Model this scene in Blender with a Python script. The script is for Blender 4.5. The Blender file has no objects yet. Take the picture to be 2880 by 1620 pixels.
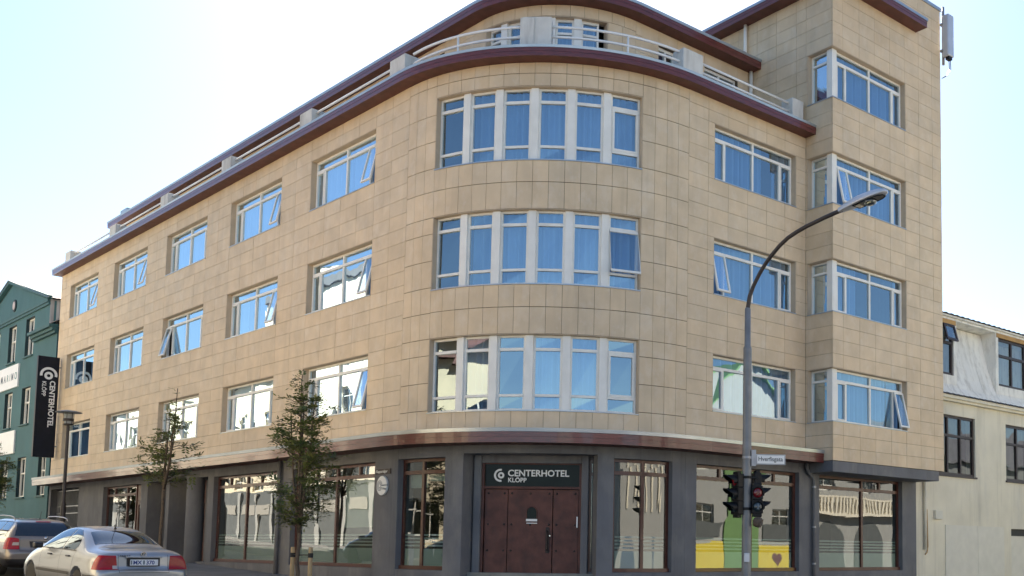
import bpy, bmesh, math, random
from mathutils import Vector, Matrix
random.seed(7)
R = math.radians
scene = bpy.context.scene
COL = scene.collection

# ------------------------------------------------------------------ camera, sky, sun, exposure
cam_d = bpy.data.cameras.new('camera'); cam = bpy.data.objects.new('camera', cam_d); COL.objects.link(cam)
cam_d.sensor_fit = 'HORIZONTAL'; cam_d.sensor_width = 36.0
cam_d.lens = 2900.39 / 2880 * 36.0
cam_d.shift_x = (1440 - 1910.26) / 2880; cam_d.shift_y = (1305.71 - 810) / 2880
cam_d.clip_start = 0.1; cam_d.clip_end = 3000
_r = Vector((0.73653755, -0.67629969, 0.01145317)); _u = Vector((-0.06336453, -0.05213044, 0.99662799)); _f = Vector((0.67342214, 0.73477966, 0.08124944))
CAM = Vector((-12.29415, -18.44538, 1.6))
cam.matrix_world = Matrix(((_r.x, _u.x, -_f.x, CAM.x), (_r.y, _u.y, -_f.y, CAM.y), (_r.z, _u.z, -_f.z, CAM.z), (0, 0, 0, 1)))
scene.camera = cam
SUN_AZ, SUN_EL = 35.0, 38.0            # azimuth from +Y towards +X
world = bpy.data.worlds.new('World'); scene.world = world; world.use_nodes = True
wn = world.node_tree.nodes; wl = world.node_tree.links
for n in list(wn): wn.remove(n)
sky = wn.new('ShaderNodeTexSky'); sky.sky_type = 'NISHITA'; sky.sun_disc = False
sky.sun_elevation = R(SUN_EL); sky.sun_rotation = R(SUN_AZ)
sky.altitude = 20; sky.air_density = 1.0; sky.dust_density = 0.5; sky.ozone_density = 3.0
bg = wn.new('ShaderNodeBackground'); bg.inputs['Strength'].default_value = 0.050
wo = wn.new('ShaderNodeOutputWorld'); wl.new(sky.outputs[0], bg.inputs[0]); wl.new(bg.outputs[0], wo.inputs[0])
sun_d = bpy.data.lights.new('sun', 'SUN'); sun_d.energy = 5.0; sun_d.angle = R(0.53); sun_d.color = (1.0, 0.91, 0.77)
sun = bpy.data.objects.new('sun', sun_d); COL.objects.link(sun)
sd = Vector((math.sin(R(SUN_AZ)) * math.cos(R(SUN_EL)), math.cos(R(SUN_AZ)) * math.cos(R(SUN_EL)), math.sin(R(SUN_EL))))
sun.location = sd * 60; sun.rotation_euler = (-sd).to_track_quat('-Z', 'Y').to_euler()
vs = scene.view_settings; vs.view_transform = 'Standard'; vs.look = 'None'; vs.gamma = 1; vs.use_curve_mapping = False
vs.exposure = 2.2

# ------------------------------------------------------------------ materials
MATS = {}
def nmat(name):
    m = bpy.data.materials.new(name); m.use_nodes = True
    return m, m.node_tree.nodes, m.node_tree.links, m.node_tree.nodes['Principled BSDF']
def mat(name, col, rough=0.7, metal=0.0, var=0.12, scale=3.0, bump=0.0, bscale=60.0, spec=0.5, coat=0.0, dirt=None, stretch=None, tint=False, streak=None):
    """procedural surface: base colour with two noise scales, optional dirt streaks, per-piece tint and fine bump"""
    m, n, l, b = nmat(name); MATS[name] = m
    tc = n.new('ShaderNodeTexCoord'); mp = n.new('ShaderNodeMapping'); l.new(tc.outputs['Object'], mp.inputs[0])
    if stretch: mp.inputs['Scale'].default_value = stretch
    a = n.new('ShaderNodeTexNoise'); a.inputs['Scale'].default_value = scale; a.inputs['Detail'].default_value = 6; l.new(mp.outputs[0], a.inputs['Vector'])
    mx = n.new('ShaderNodeMix'); mx.data_type = 'RGBA'; mx.blend_type = 'MIX'
    lo = [c * (1 - var) for c in col]; hi = [min(1, c * (1 + var)) for c in col]
    mx.inputs['A'].default_value = (*lo, 1); mx.inputs['B'].default_value = (*hi, 1)
    rm = n.new('ShaderNodeMapRange'); rm.inputs['From Min'].default_value = 0.3; rm.inputs['From Max'].default_value = 0.7
    l.new(a.outputs['Fac'], rm.inputs['Value']); l.new(rm.outputs[0], mx.inputs['Factor'])
    out = mx.outputs['Result']
    if dirt:
        d = n.new('ShaderNodeTexNoise'); d.inputs['Scale'].default_value = dirt[1]; d.inputs['Detail'].default_value = 8; d.inputs['Roughness'].default_value = 0.65
        mp2 = n.new('ShaderNodeMapping'); l.new(tc.outputs['Object'], mp2.inputs[0]); mp2.inputs['Scale'].default_value = (1, 1, dirt[3] if len(dirt) > 3 else 0.25); l.new(mp2.outputs[0], d.inputs['Vector'])
        r2 = n.new('ShaderNodeMapRange'); r2.inputs['From Min'].default_value = 0.5; r2.inputs['From Max'].default_value = 0.75; r2.inputs['To Max'].default_value = dirt[2]
        l.new(d.outputs['Fac'], r2.inputs['Value'])
        m2 = n.new('ShaderNodeMix'); m2.data_type = 'RGBA'; l.new(r2.outputs[0], m2.inputs['Factor']); l.new(out, m2.inputs['A']); m2.inputs['B'].default_value = (*dirt[0], 1)
        out = m2.outputs['Result']
    if streak:
        # rain streaks and grime: noise drawn out vertically
        d = n.new('ShaderNodeTexNoise'); d.inputs['Scale'].default_value = streak[1]; d.inputs['Detail'].default_value = 7; d.inputs['Roughness'].default_value = 0.7
        mp3 = n.new('ShaderNodeMapping'); l.new(tc.outputs['Object'], mp3.inputs[0]); mp3.inputs['Scale'].default_value = (1, 1, 0.07); mp3.inputs['Location'].default_value = (3.7, 1.9, 0.4); l.new(mp3.outputs[0], d.inputs['Vector'])
        r3 = n.new('ShaderNodeMapRange'); r3.inputs['From Min'].default_value = 0.52; r3.inputs['From Max'].default_value = 0.72; r3.inputs['To Max'].default_value = streak[2]
        l.new(d.outputs['Fac'], r3.inputs['Value'])
        m4 = n.new('ShaderNodeMix'); m4.data_type = 'RGBA'; l.new(r3.outputs[0], m4.inputs['Factor']); l.new(out, m4.inputs['A']); m4.inputs['B'].default_value = (*streak[0], 1)
        out = m4.outputs['Result']
    if tint:
        at = n.new('ShaderNodeAttribute'); at.attribute_name = 'tint'
        m3 = n.new('ShaderNodeMix'); m3.data_type = 'RGBA'; m3.blend_type = 'MULTIPLY'; m3.inputs['Factor'].default_value = 1
        l.new(out, m3.inputs['A']); l.new(at.outputs['Color'], m3.inputs['B']); out = m3.outputs['Result']
    l.new(out, b.inputs['Base Color'])
    b.inputs['Roughness'].default_value = rough; b.inputs['Metallic'].default_value = metal; b.inputs['Specular IOR Level'].default_value = spec
    if coat: b.inputs['Coat Weight'].default_value = coat; b.inputs['Coat Roughness'].default_value = 0.05
    if bump:
        c = n.new('ShaderNodeTexNoise'); c.inputs['Scale'].default_value = bscale; c.inputs['Detail'].default_value = 4; l.new(mp.outputs[0], c.inputs['Vector'])
        bp = n.new('ShaderNodeBump'); bp.inputs['Strength'].default_value = bump; bp.inputs['Distance'].default_value = 0.02
        l.new(c.outputs['Fac'], bp.inputs['Height']); l.new(bp.outputs[0], b.inputs['Normal'])
    return m
def glassmat(name, tintc, r0, r90, wav=0.03, wscale=1.2, rough=0.0, refl=(0.97, 0.99, 1)):
    """coated glazing: tinted see-through pane with a clear reflection and slightly uneven surface"""
    m = bpy.data.materials.new(name); m.use_nodes = True; MATS[name] = m
    n, l = m.node_tree.nodes, m.node_tree.links
    for x in list(n): n.remove(x)
    o = n.new('ShaderNodeOutputMaterial'); t = n.new('ShaderNodeBsdfTransparent'); t.inputs[0].default_value = (*tintc, 1)
    g = n.new('ShaderNodeBsdfGlossy'); g.inputs['Roughness'].default_value = rough; g.inputs['Color'].default_value = (*refl, 1)
    tc = n.new('ShaderNodeTexCoord'); ns = n.new('ShaderNodeTexNoise'); ns.inputs['Scale'].default_value = wscale; ns.inputs['Detail'].default_value = 1.5
    l.new(tc.outputs['Object'], ns.inputs['Vector']); bp = n.new('ShaderNodeBump'); bp.inputs['Strength'].default_value = wav; bp.inputs['Distance'].default_value = 0.2
    l.new(ns.outputs['Fac'], bp.inputs['Height']); l.new(bp.outputs[0], g.inputs['Normal'])
    lw = n.new('ShaderNodeFresnel'); lw.inputs['IOR'].default_value = 1.5
    mr = n.new('ShaderNodeMapRange'); mr.inputs['From Min'].default_value = 0.04; mr.inputs['From Max'].default_value = 0.5; mr.inputs['To Min'].default_value = r0; mr.inputs['To Max'].default_value = r90
    l.new(lw.outputs[0], mr.inputs['Value'])
    mx = n.new('ShaderNodeMixShader'); l.new(mr.outputs[0], mx.inputs[0]); l.new(t.outputs[0], mx.inputs[1]); l.new(g.outputs[0], mx.inputs[2]); l.new(mx.outputs[0], o.inputs[0])
    return m
mat('stone', (0.655, 0.51, 0.34), 0.60, var=0.09, scale=1.7, bump=0.03, bscale=40, tint=True, spec=0.35, dirt=((0.74, 0.63, 0.50), 3.2, 0.55, 0.7), streak=((0.42, 0.33, 0.23), 2.6, 0.27))
mat('joint', (0.11, 0.08, 0.05), 0.9)
mat('reveal', (0.52, 0.41, 0.29), 0.7, var=0.08)
mat('wood', (0.12, 0.026, 0.022), 0.30, var=0.35, scale=4, stretch=(1, 1, 9), spec=0.5, coat=0.4)
mat('soffit', (0.105, 0.034, 0.026), 0.55, var=0.25, scale=4)
mat('capmetal', (0.42, 0.45, 0.48), 0.38, metal=0.75, var=0.08, scale=2)
mat('white_paint', (0.80, 0.78, 0.72), 0.45, var=0.05, scale=3, dirt=((0.5, 0.46, 0.38), 3, 0.25))
mat('railpaint', (0.80, 0.79, 0.76), 0.4, var=0.04)
mat('concrete_white', (0.62, 0.60, 0.55), 0.85, var=0.10, scale=2.5, bump=0.2, bscale=30, dirt=((0.25, 0.21, 0.17), 4.0, 0.6, 0.12))
mat('render_grey', (0.15, 0.15, 0.158), 0.85, var=0.14, scale=1.2, bump=0.3, bscale=90, dirt=((0.27, 0.26, 0.235), 1.5, 0.55, 0.5), streak=((0.07, 0.07, 0.07), 3.0, 0.45))
mat('brown_frame', (0.085, 0.026, 0.017), 0.4, var=0.25, scale=6, coat=0.2)
mat('door_metal', (0.10, 0.036, 0.026), 0.55, metal=0.2, var=0.35, scale=3.5, bump=0.12, bscale=35, dirt=((0.035, 0.022, 0.02), 3.0, 0.6, 0.7))
mat('bolt', (0.03, 0.022, 0.02), 0.5, metal=0.4)
mat('dark_glass', (0.007, 0.012, 0.010), 0.3, var=0.3, spec=0.2)
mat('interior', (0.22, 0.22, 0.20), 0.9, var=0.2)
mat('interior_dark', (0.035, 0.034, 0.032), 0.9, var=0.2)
mat('lettering', (0.80, 0.80, 0.78), 0.5, var=0.02)
mat('black_board', (0.009, 0.010, 0.017), 0.45, var=0.2, spec=0.2)
mat('white_board', (0.78, 0.78, 0.76), 0.4, var=0.03)
mat('text_black', (0.012, 0.012, 0.012), 0.6)
mat('text_grey', (0.16, 0.20, 0.24), 0.6)
mat('text_teal', (0.10, 0.26, 0.28), 0.6)
mat('steel', (0.32, 0.33, 0.35), 0.45, metal=0.6, var=0.12, scale=4)
mat('pole_grey', (0.20, 0.205, 0.21), 0.5, metal=0.3, var=0.15, scale=3, dirt=((0.10, 0.095, 0.09), 4, 0.5, 0.2))
mat('arm_dark', (0.055, 0.045, 0.042), 0.5, metal=0.3, var=0.15)
mat('lamp_shell', (0.52, 0.55, 0.60), 0.35, metal=0.3, var=0.05)
mat('lamp_under', (0.10, 0.10, 0.10), 0.5, var=0.2)
mat('reflector', (0.75, 0.72, 0.62), 0.2, metal=0.9, var=0.1)
mat('signal_black', (0.006, 0.007, 0.009), 0.45, var=0.2, spec=0.25)
mat('lens_red', (0.15, 0.006, 0.010), 0.15, spec=0.7, var=0.2)
mat('lens_dark', (0.02, 0.03, 0.035), 0.15, spec=0.7, var=0.2)
mat('asphalt', (0.055, 0.054, 0.055), 0.9, var=0.25, scale=0.8, bump=0.4, bscale=120)
mat('paving', (0.17, 0.165, 0.16), 0.88, var=0.18, scale=1.5, bump=0.2, bscale=60)
mat('kerb', (0.36, 0.32, 0.25), 0.85, var=0.15)
mat('teal', (0.042, 0.125, 0.138), 0.75, var=0.10, scale=0.7, bump=0.12, bscale=60, dirt=((0.018, 0.085, 0.085), 0.8, 0.5, 0.4))
mat('teal_trim', (0.03, 0.10, 0.105), 0.65, var=0.1)
mat('teal_dark', (0.008, 0.030, 0.036), 0.7)
mat('roof_pale', (0.52, 0.44, 0.42), 0.6, var=0.12, scale=2)
mat('corrugated', (0.36, 0.36, 0.35), 0.55, metal=0.2, var=0.12, scale=2, dirt=((0.2, 0.17, 0.14), 2, 0.4, 0.15))
mat('cream_wall', (0.70, 0.65, 0.52), 0.9, var=0.08, scale=0.9, bump=0.25, bscale=50, dirt=((0.52, 0.50, 0.44), 0.9, 0.6, 0.3), streak=((0.36, 0.33, 0.27), 2.2, 0.5))
mat('mansard', (0.78, 0.76, 0.70), 0.8, var=0.06, scale=1.2, dirt=((0.22, 0.20, 0.17), 4.5, 0.5, 0.35), streak=((0.30, 0.27, 0.22), 3.0, 0.5))
mat('pale_panel', (0.66, 0.63, 0.54), 0.8, var=0.05)
mat('ochre', (0.42, 0.24, 0.08), 0.7, var=0.2)
mat('dark_frame', (0.035, 0.022, 0.02), 0.5, var=0.2)
mat('roof_dark', (0.07, 0.07, 0.08), 0.6, var=0.2)
mat('bark', (0.10, 0.075, 0.055), 0.9, var=0.3, scale=12, bump=0.4, bscale=40)
mat('stake', (0.42, 0.30, 0.16), 0.8, var=0.2, scale=6, stretch=(1, 1, 0.15))
mat('rubber', (0.013, 0.013, 0.014), 0.75)
mat('silver_paint', (0.31, 0.325, 0.35), 0.32, metal=0.5, var=0.015, scale=1, coat=0.8)
mat('taupe_paint', (0.22, 0.195, 0.18), 0.30, metal=0.55, var=0.015, scale=1, coat=0.8)
mat('car_dark', (0.012, 0.012, 0.016), 0.45, var=0.1)
mat('seam', (0.04, 0.04, 0.045), 0.6)
mat('tail_red', (0.30, 0.004, 0.010), 0.25, var=0.15, scale=30, spec=0.4, coat=0.1)
mat('tail_clear', (0.42, 0.38, 0.38), 0.2, var=0.15, coat=0.5)
mat('plate_white', (0.72, 0.73, 0.76), 0.4, var=0.02)
mat('plate_blue', (0.02, 0.05, 0.22), 0.4)
mat('chrome', (0.6, 0.6, 0.62), 0.15, metal=1.0, var=0.02)
mat('alloy', (0.36, 0.36, 0.38), 0.35, metal=0.7)
mat('car_seat', (0.05, 0.05, 0.05), 0.9)
mat('opp_cream', (0.86, 0.75, 0.54), 0.85, var=0.05, scale=0.6, dirt=((0.5, 0.46, 0.38), 0.8, 0.4, 0.4))
mat('opp_white', (0.86, 0.79, 0.64), 0.85, var=0.04)
mat('opp_red', (0.19, 0.095, 0.08), 0.7, var=0.15)
mat('opp_green', (0.16, 0.30, 0.10), 0.7, var=0.08)
mat('opp_yellow', (0.75, 0.58, 0.02), 0.6, var=0.05)
mat('opp_south', (0.38, 0.38, 0.36), 0.85, var=0.05)
mat('opp_south2', (0.36, 0.34, 0.30), 0.85, var=0.05)
mat('opp_grey', (0.11, 0.12, 0.12), 0.8, var=0.1)
mat('leaf_a', (0.075, 0.115, 0.030), 0.55, var=0.35, scale=5)
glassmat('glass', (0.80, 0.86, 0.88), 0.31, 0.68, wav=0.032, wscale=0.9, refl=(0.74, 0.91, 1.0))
glassmat('shop_glass', (0.74, 0.82, 0.77), 0.11, 0.32, wav=0.022, wscale=0.6)
glassmat('far_glass', (0.55, 0.60, 0.60), 0.16, 0.6, wav=0.02)
glassmat('car_glass', (0.16, 0.18, 0.18), 0.16, 0.8, wav=0.0)
def clothmat(name, col, tr=0.5):
    m = bpy.data.materials.new(name); m.use_nodes = True; MATS[name] = m; n, l = m.node_tree.nodes, m.node_tree.links
    for x in list(n): n.remove(x)
    o = n.new('ShaderNodeOutputMaterial'); d = n.new('ShaderNodeBsdfDiffuse'); t = n.new('ShaderNodeBsdfTranslucent'); mx = n.new('ShaderNodeMixShader')
    tc = n.new('ShaderNodeTexCoord'); w = n.new('ShaderNodeTexNoise'); w.inputs['Scale'].default_value = 2.5; l.new(tc.outputs['Object'], w.inputs['Vector'])
    cr = n.new('ShaderNodeMix'); cr.data_type = 'RGBA'; cr.inputs['A'].default_value = (*[c * .85 for c in col], 1); cr.inputs['B'].default_value = (*col, 1); l.new(w.outputs['Fac'], cr.inputs['Factor'])
    for s in (d, t): l.new(cr.outputs['Result'], s.inputs['Color'])
    mx.inputs[0].default_value = tr; l.new(d.outputs[0], mx.inputs[1]); l.new(t.outputs[0], mx.inputs[2]); l.new(mx.outputs[0], o.inputs[0]); return m
clothmat('sheer', (0.30, 0.52, 0.82), 0.22)  # white sheers tinted blue: the reflected sky is put into the cloth colour
clothmat('net', (0.60, 0.62, 0.60), 0.35)
clothmat('film', (0.50, 0.56, 0.52), 0.3)
clothmat('blind', (0.66, 0.62, 0.50), 0.3)
# leaf material: reflecting + letting light through
def leafmat(name, c1, c2):
    m = bpy.data.materials.new(name); m.use_nodes = True; MATS[name] = m; n, l = m.node_tree.nodes, m.node_tree.links
    for x in list(n): n.remove(x)
    o = n.new('ShaderNodeOutputMaterial'); d = n.new('ShaderNodeBsdfPrincipled'); t = n.new('ShaderNodeBsdfTranslucent'); mx = n.new('ShaderNodeMixShader')
    at = n.new('ShaderNodeAttribute'); at.attribute_name = 'tint'; cr = n.new('ShaderNodeMix'); cr.data_type = 'RGBA'; cr.inputs['A'].default_value = (*c1, 1); cr.inputs['B'].default_value = (*c2, 1)
    l.new(at.outputs['Fac'], cr.inputs['Factor']); l.new(cr.outputs['Result'], d.inputs['Base Color']); l.new(cr.outputs['Result'], t.inputs['Color']); d.inputs['Roughness'].default_value = 0.5
    mx.inputs[0].default_value = 0.35; l.new(d.outputs[0], mx.inputs[1]); l.new(t.outputs[0], mx.inputs[2]); l.new(mx.outputs[0], o.inputs[0]); return m
leafmat('leaf', (0.055, 0.088, 0.028), (0.22, 0.235, 0.07))

# ------------------------------------------------------------------ mesh helpers
class MB:
    """collects faces; build() links them as one mesh object"""
    def __init__(s): s.v = []; s.f = []; s.m = []; s.t = []
    def quad(s, pts, mi=0, t=None):
        i = len(s.v); s.v += [tuple(p) for p in pts]; s.f.append(tuple(range(i, i + len(pts)))); s.m.append(mi); s.t.append(t)
    def hexa(s, p, mi=0, t=None):
        """p: 8 points, bottom ring 0-3, top ring 4-7"""
        i = len(s.v); s.v += [tuple(x) for x in p]
        for f in ((0, 3, 2, 1), (4, 5, 6, 7), (0, 1, 5, 4), (1, 2, 6, 5), (2, 3, 7, 6), (3, 0, 4, 7)):
            s.f.append(tuple(i + k for k in f)); s.m.append(mi); s.t.append(t)
    def box(s, x0, x1, y0, y1, z0, z1, mi=0):
        s.hexa([(x0, y0, z0), (x1, y0, z0), (x1, y1, z0), (x0, y1, z0), (x0, y0, z1), (x1, y0, z1), (x1, y1, z1), (x0, y1, z1)], mi)
    def fbox(s, M, u0, u1, o0, o1, z0, z1, n=1, mi=0, t=None):
        """box in facade coordinates: along u, outward o, height z; n segments along u"""
        i = len(s.v)
        for k in range(n + 1):
            u = u0 + (u1 - u0) * k / n
            for o, z in ((o0, z0), (o1, z0), (o1, z1), (o0, z1)):
                s.v.append(M(u, o, z))
        for k in range(n):
            a = i + 4 * k; b = a + 4
            for j in range(4):
                j2 = (j + 1) % 4; s.f.append((a + j, a + j2, b + j2, b + j)); s.m.append(mi); s.t.append(t)
        s.f.append((i, i + 3, i + 2, i + 1)); s.m.append(mi); s.t.append(t)
        e = i + 4 * n; s.f.append((e, e + 1, e + 2, e + 3)); s.m.append(mi); s.t.append(t)
    def tube(s, pts, rad, n=8, mi=0, caps=True):
        pts = [Vector(p) for p in pts]; rads = rad if isinstance(rad, (list, tuple)) else [rad] * len(pts)
        i = len(s.v); prev = None
        for k, p in enumerate(pts):
            d = (pts[min(k + 1, len(pts) - 1)] - pts[max(k - 1, 0)]).normalized()
            a = Vector((0, 0, 1)) if abs(d.z) < 0.9 else Vector((1, 0, 0))
            if prev is not None: a = prev
            x = (a - d * a.dot(d)).normalized(); y = d.cross(x); prev = x
            for j in range(n):
                t = 2 * math.pi * j / n; s.v.append(tuple(p + (x * math.cos(t) + y * math.sin(t)) * rads[k]))
        for k in range(len(pts) - 1):
            for j in range(n):
                j2 = (j + 1) % n; a = i + k * n; s.f.append((a + j, a + j2, a + n + j2, a + n + j)); s.m.append(mi); s.t.append(None)
        if caps:
            s.f.append(tuple(i + j for j in reversed(range(n)))); s.m.append(mi); s.t.append(None)
            e = i + (len(pts) - 1) * n; s.f.append(tuple(e + j for j in range(n))); s.m.append(mi); s.t.append(None)
    def lathe(s, org, prof, n=20, mi=0, axis=None):
        """prof: (radius, height) pairs turned about a vertical axis through org"""
        i = len(s.v); org = Vector(org)
        ax = Vector(axis).normalized() if axis is not None else Vector((0, 0, 1))
        q = ax.to_track_quat('Z', 'Y')
        for r, h in prof:
            for j in range(n):
                t = 2 * math.pi * j / n; s.v.append(tuple(org + q @ Vector((r * math.cos(t), r * math.sin(t), h))))
        for k in range(len(prof) - 1):
            for j in range(n):
                j2 = (j + 1) % n; a = i + k * n; s.f.append((a + j, a + j2, a + n + j2, a + n + j)); s.m.append(mi); s.t.append(None)
        s.f.append(tuple(i + j for j in reversed(range(n)))); s.m.append(mi); s.t.append(None)
        e = i + (len(prof) - 1) * n; s.f.append(tuple(e + j for j in range(n))); s.m.append(mi); s.t.append(None)
    def prism(s, poly, z0, z1, mi=0):
        i = len(s.v); n = len(poly)
        for z in (z0, z1): s.v += [(p[0], p[1], z) for p in poly]
        s.f.append(tuple(i + k for k in reversed(range(n)))); s.f.append(tuple(i + n + k for k in range(n)))
        s.m += [mi, mi]; s.t += [None, None]
        for k in range(n):
            k2 = (k + 1) % n; s.f.append((i + k, i + k2, i + n + k2, i + n + k)); s.m.append(mi); s.t.append(None)
    def build(s, name, mats, parent=None, smooth=False, recalc=True, kind=None, bevel=0.0):
        me = bpy.data.meshes.new(name); me.from_pydata(s.v, [], s.f)
        mats = mats if isinstance(mats, (list, tuple)) else [mats]
        for m in mats: me.materials.append(MATS[m])
        if len(mats) > 1: me.polygons.foreach_set('material_index', s.m)
        if any(t is not None for t in s.t):
            ca = me.color_attributes.new('tint', 'FLOAT_COLOR', 'CORNER'); d = []
            for p, t in zip(me.polygons, s.t):
                t = t if t is not None else (1, 1, 1)
                d += [t[0], t[1], t[2], 1.0] * p.loop_total
            ca.data.foreach_set('color', d)
        if recalc:
            bm = bmesh.new(); bm.from_mesh(me); bmesh.ops.recalc_face_normals(bm, faces=bm.faces); bm.to_mesh(me); bm.free()
        if smooth:
            me.polygons.foreach_set('use_smooth', [True] * len(me.polygons))
        me.update()
        o = bpy.data.objects.new(name, me); COL.objects.link(o)
        if parent is not None: o.parent = parent
        if kind: o['kind'] = kind
        if bevel:
            b = o.modifiers.new('edge', 'BEVEL'); b.width = bevel; b.segments = 2; b.limit_method = 'ANGLE'; b.angle_limit = R(40)
        return o
def smooth_angle(o, deg=35):
    me = o.data; me.polygons.foreach_set('use_smooth', [True] * len(me.polygons))
    bm = bmesh.new(); bm.from_mesh(me)
    for e in bm.edges:
        if len(e.link_faces) == 2 and e.calc_face_angle(0) > R(deg): e.smooth = False
    bm.to_mesh(me); bm.free()
def thing(name, label, cat, group=None, loc=(0, 0, 0)):
    o = bpy.data.objects.new(name, None); COL.objects.link(o); o.empty_display_size = 0.2
    tag(o, label, cat, group); return o
def tag(o, label, cat, group=None):
    o['label'] = label; o['category'] = cat
    if group: o['group'] = group
    return o
def rebase(root, loc):
    """put a thing's Empty at its base, its parts staying where they are"""
    root.location = loc; inv = Matrix.Translation(-Vector(loc))
    for c in root.children: c.matrix_parent_inverse = inv
def text_mesh(body, size, depth=0.004, off=0.0, align='LEFT', sx=1.0):
    cu = bpy.data.curves.new('lettering', 'FONT'); cu.body = body; cu.size = size; cu.extrude = depth; cu.offset = off; cu.align_x = align; cu.resolution_u = 3
    ob = bpy.data.objects.new('lettering', cu); COL.objects.link(ob)
    dg = bpy.context.evaluated_depsgraph_get(); dg.update()
    me = bpy.data.meshes.new_from_object(ob.evaluated_get(dg)); bpy.data.objects.remove(ob); bpy.data.curves.remove(cu)
    if sx != 1.0:
        for v in me.vertices: v.co.x *= sx
    return me
def put_text(name, body, size, org, ex, ey, material, parent=None, depth=0.004, off=0.0, align='LEFT', sx=1.0):
    me = text_mesh(body, size, depth, off, align, sx); me.materials.clear(); me.materials.append(MATS[material])
    ex = Vector(ex).normalized(); ey = Vector(ey).normalized(); ez = ex.cross(ey); org = Vector(org)
    me.transform(Matrix(((ex.x, ey.x, ez.x, org.x), (ex.y, ey.y, ez.y, org.y), (ex.z, ey.z, ez.z, org.z), (0, 0, 0, 1))))
    o = bpy.data.objects.new(name, me); COL.objects.link(o)
    if parent is not None: o.parent = parent
    return o

# ------------------------------------------------------------------ site frame
DL = Vector((-0.07036393, 0.99752139, 0)); NL = Vector((0.99752139, 0.07036393, 0))   # along / into the left facade
RR = 5.17237; CX, CY, TT = 4.82037, 5.17237, 4.82037                                   # rounded corner
A0 = 184.03489; PHT = 85.96511
def ML(s, o, z): return (DL.x * s - NL.x * o, DL.y * s - NL.y * o, z)
def MRt(x, o, z): return (x, -o, z)
def MA(ph, o, z):
    t = R(A0 + ph); return (CX + (RR + o) * math.cos(t), CY + (RR + o) * math.sin(t), z)
ARC = RR * R(PHT)
def MP(p, o, z):
    """whole front as one path: p<0 left street side, 0..ARC the rounded corner, then the right street side"""
    if p < 0: return ML(TT - p, o, z)
    if p <= ARC: return MA(math.degrees(p / RR), o, z)
    return MRt(TT + p - ARC, o, z)
def gz(y):
    y = max(-30, min(60, y)); return 0.022 * (y + 16) if y < 4.5 else 0.451 + 0.034 * (y - 4.5)
XB, PB, XR, XE = 9.3072, 0.9637, 12.7127, 14.5828       # bay: left side, projection, window end, right end
SEND = 32.67
def path_pts(p0, p1):
    """stations along the front path: ends, tangent points and steps round the corner"""
    st = [p0]
    if p0 < 0 < p1: st.append(0.0)
    k = 1
    while k < 28:
        p = ARC * k / 28
        if p0 < p < p1: st.append(p)
        k += 1
    if p0 < ARC < p1: st.append(ARC)
    st.append(p1); return st
def sweep(mb, prof, p0, p1, mi=0, M=MP, stations=None):
    """sweep a closed (o,z) profile along the front path"""
    st = stations or path_pts(p0, p1); n = len(prof); i = len(mb.v)
    for p in st:
        for o, z in prof: mb.v.append(M(p, o, z))
    for k in range(len(st) - 1):
        for j in range(n):
            j2 = (j + 1) % n; a = i + k * n; mb.f.append((a + j, a + j2, a + n + j2, a + n + j)); mb.m.append(mi); mb.t.append(None)
    mb.f.append(tuple(i + j for j in reversed(range(n)))); e = i + (len(st) - 1) * n; mb.f.append(tuple(e + j for j in range(n))); mb.m += [mi, mi]; mb.t += [None, None]
# ------------------------------------------------------------------ setting: ground, roads, pavements
def strip_sheet(name, material, xs, ys, dz, thick=0.0):
    mb = MB()
    for i in range(len(ys) - 1):
        for j in range(len(xs) - 1):
            mb.quad([(xs[j], ys[i], gz(ys[i]) + dz), (xs[j + 1], ys[i], gz(ys[i]) + dz), (xs[j + 1], ys[i + 1], gz(ys[i + 1]) + dz), (xs[j], ys[i + 1], gz(ys[i + 1]) + dz)])
    o = mb.build(name, material, recalc=False); o['kind'] = 'structure'; return o
YS = [-900, -200, -60, -30, -10, 0, 4.5, 10, 30, 60, 120, 300, 900]; XS = [-900, -200, -60, -20, 0, 20, 60, 200, 900]
strip_sheet('ground', 'asphalt', XS, YS, -0.02)
def ground_poly(name, material, pts, dz, drop=0.3):
    mb = MB(); top = [(x, y, gz(y) + dz) for x, y in pts]; mb.quad(top)
    for k in range(len(pts)):
        a, b = top[k], top[(k + 1) % len(pts)]; mb.quad([(a[0], a[1], a[2] - drop), (b[0], b[1], b[2] - drop), b, a])
    o = mb.build(name, material, recalc=False); o['kind'] = 'structure'; return o
# pavement round the hotel, following the corner
def kerb_o(p): 
    t = max(0.0, min(1.0, p / ARC)); return 4.7 + (3.3 - 4.7) * t
st = [-58.0, -40.0, -28.0, -20.0, -10.0] + path_pts(-5.0, ARC + 5) + [ARC + 15.0, ARC + 40.0]
mb = MB()
for k in range(len(st) - 1):
    a, b = st[k], st[k + 1]
    P = [MP(a, -1.2, 0), MP(b, -1.2, 0), MP(b, kerb_o(b) - 0.16, 0), MP(a, kerb_o(a) - 0.16, 0)]
    mb.quad([(p[0], p[1], gz(p[1]) + 0.075) for p in P])
o = mb.build('pavement', 'paving', recalc=False); o['kind'] = 'structure'; PAVE = o
p = -24.0
kb = []
while p < ARC + 9:
    mb = MB(); q0, q1 = p + 0.006, p + 0.994
    z0 = gz(MP(q0, 4, 0)[1]); z1 = gz(MP(q1, 4, 0)[1])
    a, b, c, d = MP(q0, kerb_o(q0) - 0.155, 0), MP(q1, kerb_o(q1) - 0.155, 0), MP(q1, kerb_o(q1), 0), MP(q0, kerb_o(q0), 0)
    mb.hexa([(x[0], x[1], zz - 0.25) for x, zz in zip((a, b, c, d), (z0, z1, z1, z0))] + [(x[0], x[1], zz + 0.09) for x, zz in zip((a, b, c, d), (z0, z1, z1, z0))])
    mb.build('kerbstone', 'kerb', PAVE); p += 1.0
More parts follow.
